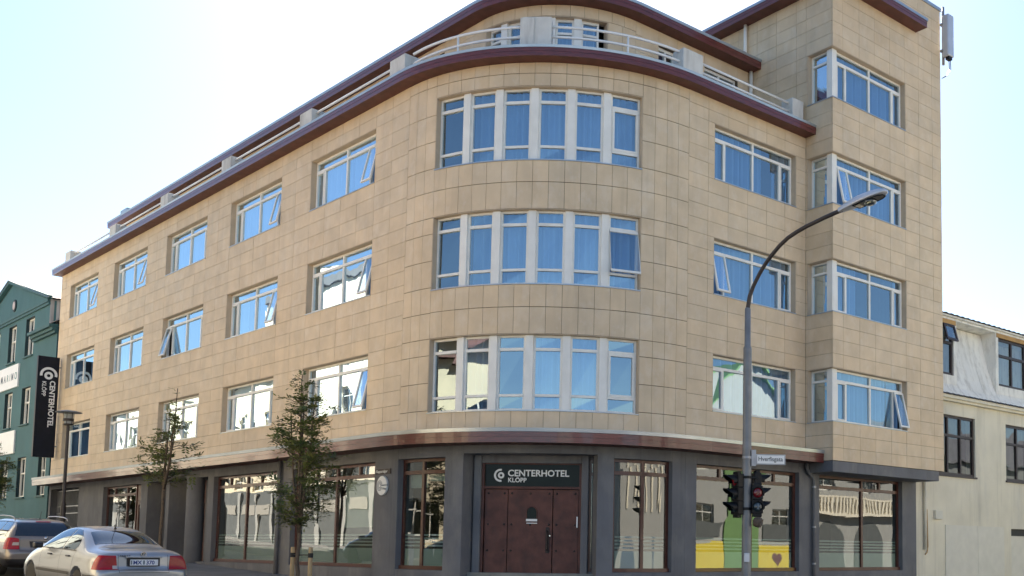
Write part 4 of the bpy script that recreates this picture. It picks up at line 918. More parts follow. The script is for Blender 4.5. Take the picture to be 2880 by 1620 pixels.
for (a, b) in dorm:
    of = -0.13; mb = MB(); za, zc = 7.05, 9.18
    mb.fbox(MW, a, a + .17, -.9, of, za, zc); mb.fbox(MW, b - .17, b, -.9, of, za, zc); mb.fbox(MW, a + .17, b - .17, -.9, of, za, 7.34); mb.fbox(MW, a + .17, b - .17, -.9, of, 9.02, zc)
    dm = mb.build('dormer', 'mansard', WH)
    mb = MB(); mb.fbox(MW, a + .05, b - .05, of - .1, of + .02, 9.02, 9.2); mb.build('dormer_head', 'ochre', dm)
    big = b - a > 2.5
    w = grid_window(MW, a + .17, b - .17, 7.34, 9.02, (0.34, 0.66) if big else (0.16, 0.58,), (0.64,), of - .05, 'dark_frame', WH, fw=.085, bw=.085, back=False)
    mb = MB(); mb.fbox(MW, a + .1, b - .1, -.95, -.9, 7.3, 9.1); mb.build('net_curtain', 'interior', w)
    if not big:
        def MWs(u, o, z): return MW(u, o, z)
        a_, H = R(16), .58; f = MB()
        def T(d, t): return (of + .0 + d * math.sin(a_) + t * math.cos(a_), 9.0 - d * math.cos(a_) + t * math.sin(a_))
        def slab(ua, ub, d0, d1, t0, t1, mi=0):
            p = []
            for t in (t0, t1):
                for u, d in ((ua, d0), (ub, d0), (ub, d1), (ua, d1)):
                    oo, zz = T(d, t); p.append(MW(u, oo, zz))
            f.hexa(p, mi)
        ua, ub = a + .98, b - .17
        slab(ua, ub, 0, .08, 0, .05); slab(ua, ub, H - .08, H, 0, .05); slab(ua, ua + .08, .08, H - .08, 0, .05); slab(ub - .08, ub, .08, H - .08, 0, .05); slab(ua + .08, ub - .08, .08, H - .08, .02, .03, 1); f.build('sash', ['dark_frame', 'far_glass'], w)
mb = MB(); mb.fbox(MW, W0, W1, -.9, -.10, 9.17, 9.24); mb.fbox(MW, W0, W1, -.95, -.02, 9.245, 9.30); mb.build('roof_fascia', 'mansard', WH)
corr_sheet('roof', MW(W0, .06, 9.32), MW(W1, .06, 9.32), MW(W1, -4.5, 10.2), MW(W0, -4.5, 10.2), 190, .014, 'roof_dark', WH)

# ------------------------------------------------------------------ houses across the two streets (they show in the window panes)
def simple_house(name, label, org, ux, length, depth, h, wallm, roofm, wcols, wrows, ridge=0.0, gf=None, gable=False, winw=1.2, winh=1.5):
    """ux: unit vector along its front; the front faces the hotel"""
    H = thing(name, label, 'building', 'houses across the streets'); ux = Vector(ux).normalized(); org = Vector(org); out = Vector((ux.y, -ux.x, 0))
    def M(u, o, z): p = org + ux * u + out * o; return (p.x, p.y, z)
    ops_ = [((k + .5) * length / wcols - winw / 2, (k + .5) * length / wcols + winw / 2, z, z + winh) for k in range(wcols) for z in wrows]
    mb = MB(); wall_with_openings(mb, M, 0, length, -1.0, h, ops_, -.3, 0); mb.fbox(M, 0, .3, -depth, -.3, -1, h); mb.fbox(M, length - .3, length, -depth, -.3, -1, h); mb.fbox(M, .3, length - .3, -depth, -depth + .3, -1, h)
    if gable: tri(mb, M, (0, h), (length, h), (length / 2, h + ridge), -.3, 0)
    mb.build('wall', wallm, H); mb = MB(); mb.fbox(M, .5, length - .5, -depth + .5, -1.0, -.8, h - .2); mb.build('inner_wall', 'interior_dark', H)
    for (a, b, c, d) in ops_: grid_window(M, a, b, c, d, (0.5,), (0.68,), -.12, 'white_paint', H, back=False)
    mb = MB()
    if gable:
        for a, b in ((-.3, length / 2), (length + .3, length / 2)):
            p = [M(a, o, h - .1 + dz) for dz in (0, .12) for o in (.3, -depth)]; q = [M(b, o, h + ridge + dz) for dz in (0, .12) for o in (.3, -depth)]
            mb.hexa([p[0], p[1], q[1], q[0], p[2], p[3], q[3], q[2]])
    elif ridge:
        for o0, o1 in ((.35, -depth / 2), (-depth - .35, -depth / 2)):
            mb.hexa([M(-.2, o0, h), M(length + .2, o0, h), M(length + .2, o1, h + ridge), M(-.2, o1, h + ridge), M(-.2, o0, h + .12), M(length + .2, o0, h + .12), M(length + .2, o1, h + ridge + .12), M(-.2, o1, h + ridge + .12)])
    else: mb.fbox(M, -.15, length + .15, -depth - .1, .18, h, h + .35)
    mb.build('roof', roofm, H)
    if gf and gf[0][4] == 'opp_grey':
        for k in range(int(length / 2.6)):
            mb = MB(); mb.fbox(M, 1.0 + k * 2.6, 1.35 + k * 2.6, .071, .14, -1, 4.6); mb.build('pilaster', 'opp_south', H)
            mb = MB(); mb.fbox(M, 1.6 + k * 2.6, 3.3 + k * 2.6, .071, .10, 3.3, 3.9); mb.build('shop_fascia', 'opp_south2', H)
    if gf:
        for (a, b, c, d, m) in gf: mb = MB(); mb.fbox(M, a, b, .001, .07, c, d); mb.build('shopfront_panel', m, H)
    return H, M
# west side of the left street
wx = DL
def WP(s, o): p = Vector(ML(s, o, 0)); return p
simple_house('corner_house', 'cream four-storey house seen in the lower left window panes', WP(41, 13.2), wx, 17, 9, 11.5, 'opp_cream', 'opp_red', 6, (4.8, 8.0), 3.0, gf=[(0, 17, -1, 4.7, 'opp_grey')])
simple_house('balcony_house', 'tall white house with balconies seen in the middle window panes', WP(27.5, 12.7), wx, 13, 9, 15.5, 'opp_white', 'roof_dark', 4, (5.0, 8.2, 11.6), 0, gf=[(0, 13, -1, 4.7, 'opp_grey')])
simple_house('grey_house', 'grey gabled house seen in the left window panes', WP(16.5, 12.2), wx, 10, 9, 9.0, 'opp_grey', 'roof_dark', 3, (2.0, 5.2), 4.0, gable=True)
simple_house('low_house', 'cream low house across the left street', WP(1.5, 12.2), wx, 14, 9, 8.5, 'opp_cream', 'opp_red', 5, (1.8, 5.0), 2.8)
simple_house('end_house', 'white house further down the left street', WP(60, 14), wx, 24, 9, 12.5, 'opp_white', 'opp_red', 8, (5.2, 8.6), 3.0, gf=[(0, 24, -1, 4.7, 'opp_grey')])
# south side of the right street: fronts face north
sx_ = Vector((-1, 0, 0))
CH, CM = simple_house('corrugated_house', 'white house with shopfront opposite the hotel corner', (21.8, -18.6, 0), sx_, 17, 9, 8.2, 'opp_south', 'opp_red', 5, (1.2, 4.8), 2.4)
GH, GM = simple_house('green_gable_house', 'house with green gable and yellow shopfront seen in the ground floor glass', (31.4, -18.6, 0), sx_, 9.4, 9, 8.2, 'opp_south', 'opp_green', 3, (2.6, 5.6), 3.6, gf=[(0.1, 3.5, -0.4, 1.9, 'opp_yellow'), (3.55, 6.1, -0.4, 7.8, 'opp_green'), (6.15, 9.3, -0.4, 1.9, 'opp_yellow')], gable=True, winw=1.6, winh=1.3)
AH, AM = simple_house('arcade_house', 'white house with arched openings seen in the right shop window', (46.0, -18.6, 0), sx_, 14.3, 9, 7.6, 'opp_south', 'opp_grey', 4, (5.0,), 2.0, winw=1.3, winh=1.5)
simple_house('far_house', 'cream house further along the right street', (68.5, -18.6, 0), sx_, 22, 9, 7.5, 'opp_grey', 'roof_dark', 7, (1.4, 5.0), 2.6)
# behind the photographer
simple_house('south_house', 'brown roofed cream house behind the crossing', (-2.0, -44, 0), sx_, 12, 9, 8.5, 'opp_south2', 'opp_red', 4, (1.4, 5.0), 3.0)
simple_house('southwest_house', 'white gabled house behind the crossing', (-16.5, -34, 0), (-1, 0, 0), 12, 9, 7.5, 'opp_south', 'opp_red', 4, (1.2, 4.4), 4.0, gable=True)

# detail that the shop windows mirror: battens, arches with a balustrade, heart on the yellow panel
for k in range(56):
    mb = MB(); mb.fbox(CM, .15 + k * .3, .21 + k * .3, .001, .05, 3.2, 8.1); mb.build('batten', 'opp_white', CH)
for k in range(4):
    c0 = 1.9 + k * 3.4; mb = MB(); n_ = 14; pts = [(c0 - 1.25, .3), (c0 + 1.25, .3)] + [(c0 + 1.25 * math.cos(math.pi * j / n_), 2.0 + 1.25 * math.sin(math.pi * j / n_)) for j in range(n_ + 1)]
    mb.quad([AM(u, .03, z) for u, z in pts]); mb.build('arch_recess', 'opp_grey', AH, recalc=False)
mb = MB(); mb.fbox(AM, 0, 14.3, .0, .5, 3.6, 3.75); mb.fbox(AM, 0, 14.3, .38, .5, 4.55, 4.65); mb.build('balcony', 'opp_white', AH)
for k in range(46): mb = MB(); mb.fbox(AM, .1 + k * .31, .24 + k * .31, .40, .48, 3.75, 4.55); mb.build('baluster', 'opp_white', AH)
mb = MB(); hp_ = []
for k in range(40):
    t = 2 * math.pi * k / 40; hp_.append((2.0 + .42 * math.sin(t) ** 3, 1.15 + .026 * (13 * math.cos(t) - 5 * math.cos(2 * t) - 2 * math.cos(3 * t) - math.cos(4 * t))))
mb.quad([GM(u, .08, z) for u, z in hp_]); mb.build('heart_emblem', 'lens_red', GH, recalc=False)
for a in (.3, 6.4): mb = MB(); mb.fbox(GM, a, a + 2.9, .001, .06, 2.15, 3.0); mb.build('window_band', 'opp_grey', GH)
# ------------------------------------------------------------------ street furniture
# lamp post with a flat round hat
LP = thing('street_lamp', 'dark post lamp with a flat round hat and glass lantern before the passage', 'street lamp')
lx, ly, _ = ML(21.75, 2.5, 0); g0 = gz(ly) + .07
mb = MB(); mb.lathe((lx, ly, g0), [(.14, 0), (.14, .05), (.085, .12), (.085, 1.75), (.075, 1.8), (.058, 1.85), (.05, 4.5), (.05, 4.75)], 16); o = mb.build('post', 'arm_dark', LP); smooth_angle(o)
zt = 5.55
mb = MB(); mb.lathe((lx, ly, zt), [(.10, 0), (.17, .02), (.17, .05), (.10, .06)], 20); o = mb.build('lantern_base', 'arm_dark', LP)
mb = MB(); mb.lathe((lx, ly, zt + .06), [(.125, 0), (.145, .33)], 20); o = mb.build('lantern_glass', 'net', LP, smooth=False); smooth_angle(o)
mb = MB(); mb.lathe((lx, ly, zt + .14), [(.168, 0), (.172, .09)], 20); o = mb.build('lantern_band', 'arm_dark', LP)
for k in range(6): t = k * math.pi / 3; mb = MB(); mb.tube([(lx + .155 * math.cos(t), ly + .155 * math.sin(t), zt + .03), (lx + .165 * math.cos(t), ly + .165 * math.sin(t), zt + .42)], .010, 6); mb.build('lantern_bar', 'arm_dark', LP)
mb = MB(); mb.lathe((lx, ly, zt + .40), [(.05, 0), (.40, .035), (.41, .05), (.22, .10), (.05, .125)], 36); o = mb.build('hat', 'steel', LP); smooth_angle(o, 50)
mb = MB(); mb.lathe((lx, ly, 4.6 + .12), [(.05, 0), (.05, zt - 4.72)], 12); mb.build('upper_stem', 'arm_dark', LP)
rebase(LP, (lx, ly, g0))
# traffic-signal pole carrying an arm lamp
TL = thing('traffic_light', 'grey traffic light pole with three black signal heads and a curved arm street lamp', 'traffic light')
px_, py_ = 4.27, -2.6; g0 = gz(py_) + .07
mb = MB(); mb.lathe((px_, py_, g0), [(.16, 0), (.16, .03), (.105, .06), (.102, 2.2), (.094, 5.72), (.094, 5.74), (.072, 5.78), (.068, 6.62), (.05, 6.66)], 18); o = mb.build('pole', 'pole_grey', TL); smooth_angle(o)
arm = [(-2.6, 6.9), (-2.61, 7.05), (-2.66, 7.28), (-2.78, 7.50), (-2.96, 7.74), (-3.14, 7.93), (-3.32, 8.08), (-3.55, 8.245), (-3.8, 8.37), (-4.05, 8.445), (-4.32, 8.505), (-4.8, 8.58), (-5.3, 8.64)]
mb = MB(); mb.tube([(px_, py_, g0 + 6.6)] + [(px_, y, z) for y, z in arm], [.05] * 4 + [.045] * (len(arm) - 3), 12); mb.build('lamp_arm', 'arm_dark', TL, smooth=True)
# cobra-head luminaire, long axis towards the road
LH = MB(); n = 14
secs = [(0.0, .065, .055, .05), (.10, .085, .07, .05), (.30, .13, .10, .06), (.55, .165, .12, .06), (.85, .165, .11, .055), (1.05, .14, .085, .05), (1.17, .08, .05, .03), (1.20, .02, .012, .01)]
base = Vector((px_, -5.22, 8.64)); dv = Vector((0, -1, .10)).normalized(); upv = Vector((0, .10, 1)).normalized(); rv = Vector((1, 0, 0))
i0 = len(LH.v)
for d, w, ht, hb in secs:
    for k in range(n):
        t = 2 * math.pi * k / n; c, s = math.cos(t), math.sin(t); zz = ht * max(s, 0) ** .8 - hb * (abs(s) ** .5 if s < 0 else 0); LH.v.append(tuple(base + dv * d + rv * w * (abs(c) ** .7 * (1 if c > 0 else -1)) + upv * zz))
for a in range(len(secs) - 1):
    for k in range(n):
        k2 = (k + 1) % n; LH.f.append((i0 + a * n + k, i0 + a * n + k2, i0 + (a + 1) * n + k2, i0 + (a + 1) * n + k)); LH.m.append(0); LH.t.append(None)
LH.f += [tuple(i0 + k for k in range(n)), tuple(i0 + (len(secs) - 1) * n + k for k in range(n))]; LH.m += [0, 0]; LH.t += [None, None]
lh = LH.build('lamp_head', 'lamp_shell', TL); smooth_angle(lh, 45)
def under(d, x, z): return tuple(base + dv * d + rv * x + upv * z)
mb = MB(); pts = [(.42, -.12), (.42, .12), (.80, .135), (1.02, .11), (1.12, .05), (1.12, -.05), (1.02, -.11), (.80, -.135)]
for k in range(len(pts)):
    (d0, x0), (d1, x1) = pts[k], pts[(k + 1) % len(pts)]; mb.tube([under(d0, x0, -.068), under(d1, x1, -.068)], .012, 6)
mb.build('lens_rim', 'signal_black', lh)
mb = MB(); mb.quad([under(d, x * .96, -.066) for d, x in pts]); mb.build('lens_bed', 'lamp_under', lh, recalc=False)
mb = MB(); mb.hexa([under(.45, -.09, -.085), under(.56, -.09, -.085), under(.56, .09, -.085), under(.45, .09, -.085), under(.45, -.09, -.067), under(.56, -.09, -.067), under(.56, .09, -.067), under(.45, .09, -.067)]); mb.lathe(under(.78, 0, -.10), [(.03, -.11), (.055, -.05), (.055, .05), (.03, .12)], 12, axis=dv); mb.build('lamp_bulb', 'reflector', lh)
mb = MB(); mb.lathe(under(.78, 0, -.067), [(.135, 0), (.125, -.05), (.07, -.085)], 20, axis=upv); b_ = mb.build('lens_bowl', 'far_glass', lh, smooth=True)
# signal heads
def head(org, face, kinds, w=.30, h=.30, dep=.14, visor=.30):
    """org: centre of the bottom of the housing; face: direction it shows"""
    f = Vector(face).normalized(); r = f.cross(Vector((0, 0, 1))).normalized(); org = Vector(org); H = h * len(kinds)
    def P(x, d, z): return tuple(org + r * x + f * d + Vector((0, 0, z)))
    mb = MB()
    for k in range(len(kinds)): mb.hexa([P(-w / 2, -dep, k * h + .006), P(w / 2, -dep, k * h + .006), P(w / 2, 0, k * h + .006), P(-w / 2, 0, k * h + .006), P(-w / 2, -dep, (k + 1) * h - .004), P(w / 2, -dep, (k + 1) * h - .004), P(w / 2, 0, (k + 1) * h - .004), P(-w / 2, 0, (k + 1) * h - .004)])
    mb.hexa([P(-w / 2 + .02, -dep + .02, .0), P(w / 2 - .02, -dep + .02, .0), P(w / 2 - .02, -.02, .0), P(-w / 2 + .02, -.02, .0), P(-w / 2 + .02, -dep + .02, H), P(w / 2 - .02, -dep + .02, H), P(w / 2 - .02, -.02, H), P(-w / 2 + .02, -.02, H)])
    mb.hexa([P(-.10, -.12, -.07), P(.10, -.12, -.07), P(.10, -.02, -.07), P(-.10, -.02, -.07), P(-.10, -.12, H + .06), P(.10, -.12, H + .06), P(.10, -.02, H + .06), P(-.10, -.02, H + .06)])
    hd = mb.build('signal_head', 'signal_black', TL, bevel=.012)
    for k, kind in enumerate(kinds):
        zc = (k + .5) * h; rad = h * .36
        mb = MB(); mb.lathe(P(0, .0, zc), [(rad, 0), (rad * .98, .012), (rad * .7, .03), (rad * .2, .038)], 22, axis=f); mb.build('lens', kind, hd, smooth=True)
        v = MB(); m = 18
        for j in range(m):
            t0 = R(-30 + 240 * j / m); t1 = R(-30 + 240 * (j + 1) / m)
            def Q(t, d, rr): return P(rr * math.cos(t), d, zc + rr * math.sin(t))
            def L(t): return visor * (0.30 + 0.70 * max(0, math.sin(t)) ** .7) if visor > .1 else visor
            ra, rb = rad + .012, rad + .02
            v.hexa([Q(t0, -.002, ra), Q(t1, -.002, ra), Q(t1, L(t1), ra * .97), Q(t0, L(t0), ra * .97), Q(t0, -.002, rb), Q(t1, -.002, rb), Q(t1, L(t1), rb * .97), Q(t0, L(t0), rb * .97)])
        v.build('visor', 'signal_black', hd)
    return hd
rgt = Vector((0.7365, -0.6763, 0)); fwd_ = Vector((0.6734, 0.7348, 0)).normalized()
def at_pole(r, f, z): return (px_ + rgt.x * r + fwd_.x * f, py_ + rgt.y * r + fwd_.y * f, z)
ZB = 2.36
head(at_pole(-.27, -.02, ZB), -rgt * .86 - fwd_ * .52, ['lens_dark', 'lens_dark', 'lens_red'], .30, .30, .16, .30)
head(at_pole(.30, .16, ZB + .04), rgt * .97 + fwd_ * .25, ['lens_dark', 'lens_dark', 'lens_red'], .28, .30, .16, .26)
pd = head(at_pole(.235, -.12, ZB + .02), -fwd_ + rgt * .12, ['lens_dark', 'lens_red'], .25, .31, .15, .05)
# little walking figures on the two crossing lenses
for k, m_ in ((0, 'text_teal'), (1, 'opp_red')):
    c = Vector(at_pole(.235, -.12, ZB + .02 + .155 + .31 * k)) - fwd_ * .045 + rgt * .006
    mb = MB(); mb.lathe(c + Vector((0, 0, .055)), [(.016, 0), (.016, .004)], 10, axis=-fwd_)
    for a, b in (((0, .035), (0, -.01)), ((0, .03), (.03, .0)), ((0, .03), (-.03, .005)), ((0, -.01), (.022, -.06)), ((0, -.01), (-.022, -.06))): mb.tube([c + rgt * a[0] + Vector((0, 0, a[1])), c + rgt * b[0] + Vector((0, 0, b[1]))], .009, 6)
    mb.build('walking_figure', 'opp_red' if k else 'text_grey', pd)
mb = MB()
for z in (ZB + .10, ZB + .80):
    mb = MB(); mb.lathe((px_, py_, z), [(.112, 0), (.118, .01), (.118, .05), (.112, .06)], 16); mb.hexa([at_pole(r, f, z + dz) for dz in (.005, .05) for r, f in ((-.2, -.05), (.25, -.05), (.25, .05), (-.2, .05))]); mb.build('clamp', 'signal_black', TL)
mb = MB(); mb.lathe(at_pole(.235, -.06, ZB - .16), [(.04, -.10), (.11, -.06), (.12, .02), (.10, .10)], 16, axis=(rgt * .9 - fwd_ * .3 + Vector((0, 0, -.35)))); o = mb.build('sounder', 'bark', TL); smooth_angle(o)
mb = MB(); mb.fbox(lambda u, o, z: at_pole(u, -.12 - o, z), -.06, .06, 0, .05, g0 + .95, g0 + 1.15); mb.build('push_button', 'lamp_shell', TL, bevel=.008)
rebase(TL, (px_, py_, g0))
SN = thing('street_name_sign', 'white Hverfisgata street name sign clamped to the traffic light pole', 'sign')
MS_ = lambda u, o, z: at_pole(u, -o - .06 + u * 0.12, z)
mb = MB(); mb.fbox(MS_, .20, .86, 0, .035, 3.475, 3.705); mb.build('frame', 'steel', SN)
mb = MB(); mb.fbox(MS_, .225, .835, .0355, .04, 3.498, 3.682); mb.build('plate', 'white_board', SN)
put_text('lettering', 'Hverfisgata', .138, MS_(.245, .0415, 3.555), rgt - fwd_ * -.12, (0, 0, 1), 'text_black', SN, .001, .0008, sx=.90)
mb = MB(); mb.fbox(MS_, .10, .20, -.02, .03, 3.44, 3.80); mb.lathe((px_, py_, 3.60), [(.10, 0), (.108, .01), (.108, .05), (.10, .06)], 16); mb.fbox(MS_, .07, .12, -.02, .02, 3.60, 3.66); mb.build('clamp', 'steel', SN)

# ------------------------------------------------------------------ trees
def make_tree(label, s, off, top, stems, profile, nb, leaf_n, seed, lean=(0, 0), trunk_r=.055, fork=2.0, lsize=.13):
    rnd = random.Random(seed); x0, y0, _ = ML(s, off, 0); g0 = gz(y0) + .06; T = thing('rowan_tree', label, 'tree', 'young rowan trees along the pavement')
    tb = MB(); lf = MB(); base = Vector((x0, y0, g0)); ends = []
    H = top - g0
    def V(a): return Vector(a)
    fk = base + V((lean[0] * (fork - g0) / H, lean[1] * (fork - g0) / H, fork - g0))
    n = 6; pts = [base + (fk - base) * (k / n) + V((rnd.uniform(-.015, .015), rnd.uniform(-.015, .015), 0)) * (1 if k else 0) for k in range(n + 1)]
    tb.tube([base - V((0, 0, .1))] + pts, [trunk_r * 1.25] + [trunk_r * (1 - .25 * k / n) for k in range(n + 1)], 10)
    tips = []
    for (dx, dy, ht) in stems:
        tip = V((x0 + dx, y0 + dy, ht)); m = 7; sp = [fk]
        for k in range(1, m + 1):
            t = k / m; p = fk.lerp(tip, t); b = math.sin(t * math.pi) * .12; p += V((dx * b * .6, dy * b * .6, 0)) + V((rnd.uniform(-.03, .03), rnd.uniform(-.03, .03), 0)); sp.append(p)
        tb.tube(sp, [trunk_r * .7 * (1 - .85 * k / m) + .004 for k in range(m + 1)], 7); tips.append(sp)
    def leafcluster(p, d, sc):
        """one pinnate leaf: leaflets in pairs along a drooping stalk"""
        d = d.normalized(); side = d.cross(V((0, 0, 1))); side = side.normalized() if side.length > .01 else V((1, 0, 0)); droop = rnd.uniform(-.9, -.1); t = min(1, max(0, rnd.gauss(.45, .28))); L = sc * rnd.uniform(.8, 1.25); up = side.cross(d)
        for k in range(4):
            c = p + d * L * (.25 + .25 * k) + V((0, 0, droop)) * L * (.25 * k) ** 2
            for sg in ((-1, 1) if k < 3 else (0,)):
                a = side * sg + d * .55 + up * rnd.uniform(-.3, .3); a.normalize(); w = a.cross(up + side * rnd.uniform(-.4, .4)).normalized() * L * .105; ln = L * rnd.uniform(.42, .56)
                tt = min(1, max(0, t + rnd.uniform(-.15, .15))); lf.quad([c, c + a * ln * .5 + w, c + a * ln, c + a * ln * .5 - w], t=(tt, tt, tt))
    for b in range(nb):
        sp = rnd.choice(tips); q = rnd.uniform(.02, .97); q = max(.0, q); i = int(q * (len(sp) - 1)); f = q * (len(sp) - 1) - i; p0 = sp[i].lerp(sp[min(i + 1, len(sp) - 1)], f)
        zr = (p0.z - g0) / H; 
        rad = 0
        for (za, ra), (zc, rc) in zip(profile[:-1], profile[1:]):
            if za <= zr <= zc: rad = ra + (rc - ra) * (zr - za) / (zc - za)
        if rad <= 0: continue
        an = rnd.uniform(0, 2 * math.pi); L = rad * rnd.uniform(.55, 1.1); d = V((math.cos(an), math.sin(an), rnd.uniform(.25, .75))); m = 4; bp = [p0]
        for k in range(1, m + 1): bp.append(p0 + d * L * k / m + V((0, 0, -.10 * L * (k / m) ** 2)) + V((rnd.uniform(-.03, .03), rnd.uniform(-.03, .03), rnd.uniform(-.02, .02))))
        tb.tube(bp, [.012, .010, .008, .006, .003], 5, caps=False)
        k_ = int(leaf_n * (0.5 + L))
        for j in range(k_):
            t = rnd.uniform(.3, 1.0); i = min(m - 1, int(t * m)); p = bp[i].lerp(bp[i + 1], t * m - i); dd = (bp[i + 1] - bp[i]).normalized() * .5 + V((rnd.gauss(0, .6), rnd.gauss(0, .6), rnd.gauss(.05, .4))); leafcluster(p, dd, lsize)
    for sp in tips:
        for j in range(int(leaf_n * 1.2)):
            t = rnd.uniform(.7, 1.0) * (len(sp) - 1); i = min(len(sp) - 2, int(t)); p = sp[i].lerp(sp[i + 1], t - i); leafcluster(p, V((rnd.gauss(0, .6), rnd.gauss(0, .6), rnd.uniform(0, .8))), lsize)
    tb.build('trunk', 'bark', T, smooth=True); lf.build('crown', 'leaf', T, recalc=False); rebase(T, (x0, y0, g0)); return T
make_tree('dense bushy rowan tree held by two wooden stakes', 4.75, 2.5, 5.5, [(.0, .25, 5.50), (.10, -.35, 4.9), (-.10, .55, 4.6), (.0, .05, 5.1)], [(.0, 0), (.24, .0), (.30, .55), (.40, .9), (.50, 1.0), (.62, .72), (.75, .52), (.9, .30), (1.0, .10)], 100, 10, 3, lean=(.0, .1), trunk_r=.05, fork=1.85, lsize=.20)
make_tree('sparse rowan tree with several thin leaders behind the silver car', 13.0, 2.5, 5.85, [(.0, -1.0, 5.85), (.15, -.35, 4.9), (-.2, -1.5, 5.0), (.1, .3, 4.3), (-.1, -.7, 5.2)], [(.0, 0), (.38, .25), (.50, .85), (.62, .85), (.78, .7), (.92, .35), (1.0, .1)], 36, 8, 11, lean=(0, -.35), trunk_r=.05, fork=3.1, lsize=.22)
make_tree('rowan tree cut by the left edge of the view', 31.5, 2.5, 5.75, [(.0, .3, 5.75), (.2, -.3, 5.1), (-.2, .6, 5.0)], [(.0, 0), (.35, .35), (.50, 1.05), (.65, 1.0), (.8, .65), (.92, .35), (1.0, .1)], 100, 14, 5, trunk_r=.05, fork=2.4, lsize=.22)
for nm, lab, ss in (('left', 'left wooden stake tied to the bushy rowan tree', 5.02), ('right', 'right wooden stake tied to the bushy rowan tree', 4.18)):
    x, y, _ = ML(ss, 2.5, 0); g0 = gz(y) + .06; S_ = thing('tree_stake', lab, 'stake', 'stakes holding the bushy rowan')
    mb = MB(); mb.lathe((x, y, g0 - .2), [(.048, 0), (.046, 1.52 - g0 + .19), (.04, 1.53 - g0 + .2)], 12); o = mb.build('post', 'stake', S_); smooth_angle(o)
    mb = MB(); mb.lathe((x, y, 1.30), [(.052, 0), (.054, .01), (.054, .09), (.052, .10)], 12); t = Vector(ML(4.75, 2.5, 1.35)); mb.tube([(x, y, 1.36), t.lerp(Vector((x, y, 1.36)), .1)], .014, 6); mb.build('tie', 'rubber', S_); rebase(S_, (x, y, g0))
# ------------------------------------------------------------------ parked cars
def opaque_glass(name, r0, r90):
    m = glassmat(name, (0.1, 0.1, 0.1), r0, r90, wav=0.0, refl=(0.78, 0.90, 1.0)); n, l = m.node_tree.nodes, m.node_tree.links
    t = [x for x in n if x.type == 'BSDF_TRANSPARENT'][0]; d = n.new('ShaderNodeBsdfDiffuse'); d.inputs[0].default_value = (0.012, 0.014, 0.015, 1)
    mx = [x for x in n if x.type == 'MIX_SHADER'][0]; l.new(d.outputs[0], mx.inputs[1]); n.remove(t)
opaque_glass('auto_glass', 0.09, 0.6)
def evaluated(ob):
    dg = bpy.context.evaluated_depsgraph_get(); dg.update(); return bpy.data.meshes.new_from_object(ob.evaluated_get(dg))
def car_shell(stations, axles, wr, level=3):
    """loft half-sections (rear to front), subdivide, cut the wheel arches"""
    bm = bmesh.new(); rows = []
    for x, prof in stations:
        full = [(y, z) for y, z in prof] + [(-y, z) for y, z in reversed(prof[1:-1])]
        rows.append([bm.verts.new((x, y, z)) for y, z in full])
    n = len(rows[0])
    for a, b in zip(rows[:-1], rows[1:]):
        for k in range(n): bm.faces.new((a[k], a[(k + 1) % n], b[(k + 1) % n], b[k]))
    for rw in (rows[0], rows[-1]):
        m = len(stations[0][1])
        for k in range(m - 1):                      # cap made of quads between the two sides
            a, b = rw[k], rw[k + 1]; c = rw[(n - k - 1) % n] if k + 1 < m - 1 else None; d = rw[(n - k) % n]
            vs_ = [v for v in (a, b, c, d) if v is not None]; u = []
            for v in vs_:
                if v not in u: u.append(v)
            if len(u) > 2: bm.faces.new(u)
    bmesh.ops.recalc_face_normals(bm, faces=bm.faces)
    me = bpy.data.meshes.new('shell'); bm.to_mesh(me); bm.free(); ob = bpy.data.objects.new('shell', me); COL.objects.link(ob)
    s = ob.modifiers.new('s', 'SUBSURF'); s.levels = level; s.render_levels = level; sm = evaluated(ob); bpy.data.objects.remove(ob)
    ob = bpy.data.objects.new('shell', sm); COL.objects.link(ob); cut = []
    whole = sm.copy()
    for ax in axles:
        for sg in (-1, 1):
            c = MB(); c.lathe((ax, sg * .62, wr + .01), [(wr + .045, 0), (wr + .045, .5 * 1.0)], 32, axis=(0, sg, 0)); co = c.build('cutter', 'car_dark'); cut.append(co)
            b = ob.modifiers.new('b', 'BOOLEAN'); b.object = co; b.operation = 'DIFFERENCE'; b.solver = 'EXACT'
    fm = evaluated(ob); bpy.data.objects.remove(ob)
    for c in cut: bpy.data.objects.remove(c)
    return fm, whole
def patch(src, planes, off, name, material, parent, smooth=True):
    """piece of the body surface inside a set of planes, lifted off it by `off`"""
    bm = bmesh.new(); bm.from_mesh(src)
    for co, no in planes:
        bmesh.ops.bisect_plane(bm, geom=list(bm.verts) + list(bm.edges) + list(bm.faces), plane_co=co, plane_no=no, clear_outer=True)
    bm.normal_update()
    for v in bm.verts: v.co += v.normal * off
    me = bpy.data.meshes.new(name); bm.to_mesh(me); bm.free(); me.materials.clear(); me.materials.append(MATS[material])
    me.polygons.foreach_set('use_smooth', [smooth] * len(me.polygons)); o = bpy.data.objects.new(name, me); COL.objects.link(o); o.parent = parent; return o
def poly_xz(pts, sg=1):
    """convex outline in the side view -> cutting planes; sg picks the side"""
    c = (sum(p[0] for p in pts) / len(pts), sum(p[1] for p in pts) / len(pts)); pl = [((0, sg * .35, 0), (0, -sg, 0))]
    for (a, b) in zip(pts, pts[1:] + pts[:1]):
        nx, nz = b[1] - a[1], a[0] - b[0]
        if (c[0] - a[0]) * nx + (c[1] - a[1]) * nz > 0: nx, nz = -nx, -nz
        pl.append(((a[0], 0, a[1]), (nx, 0, nz)))
    return pl
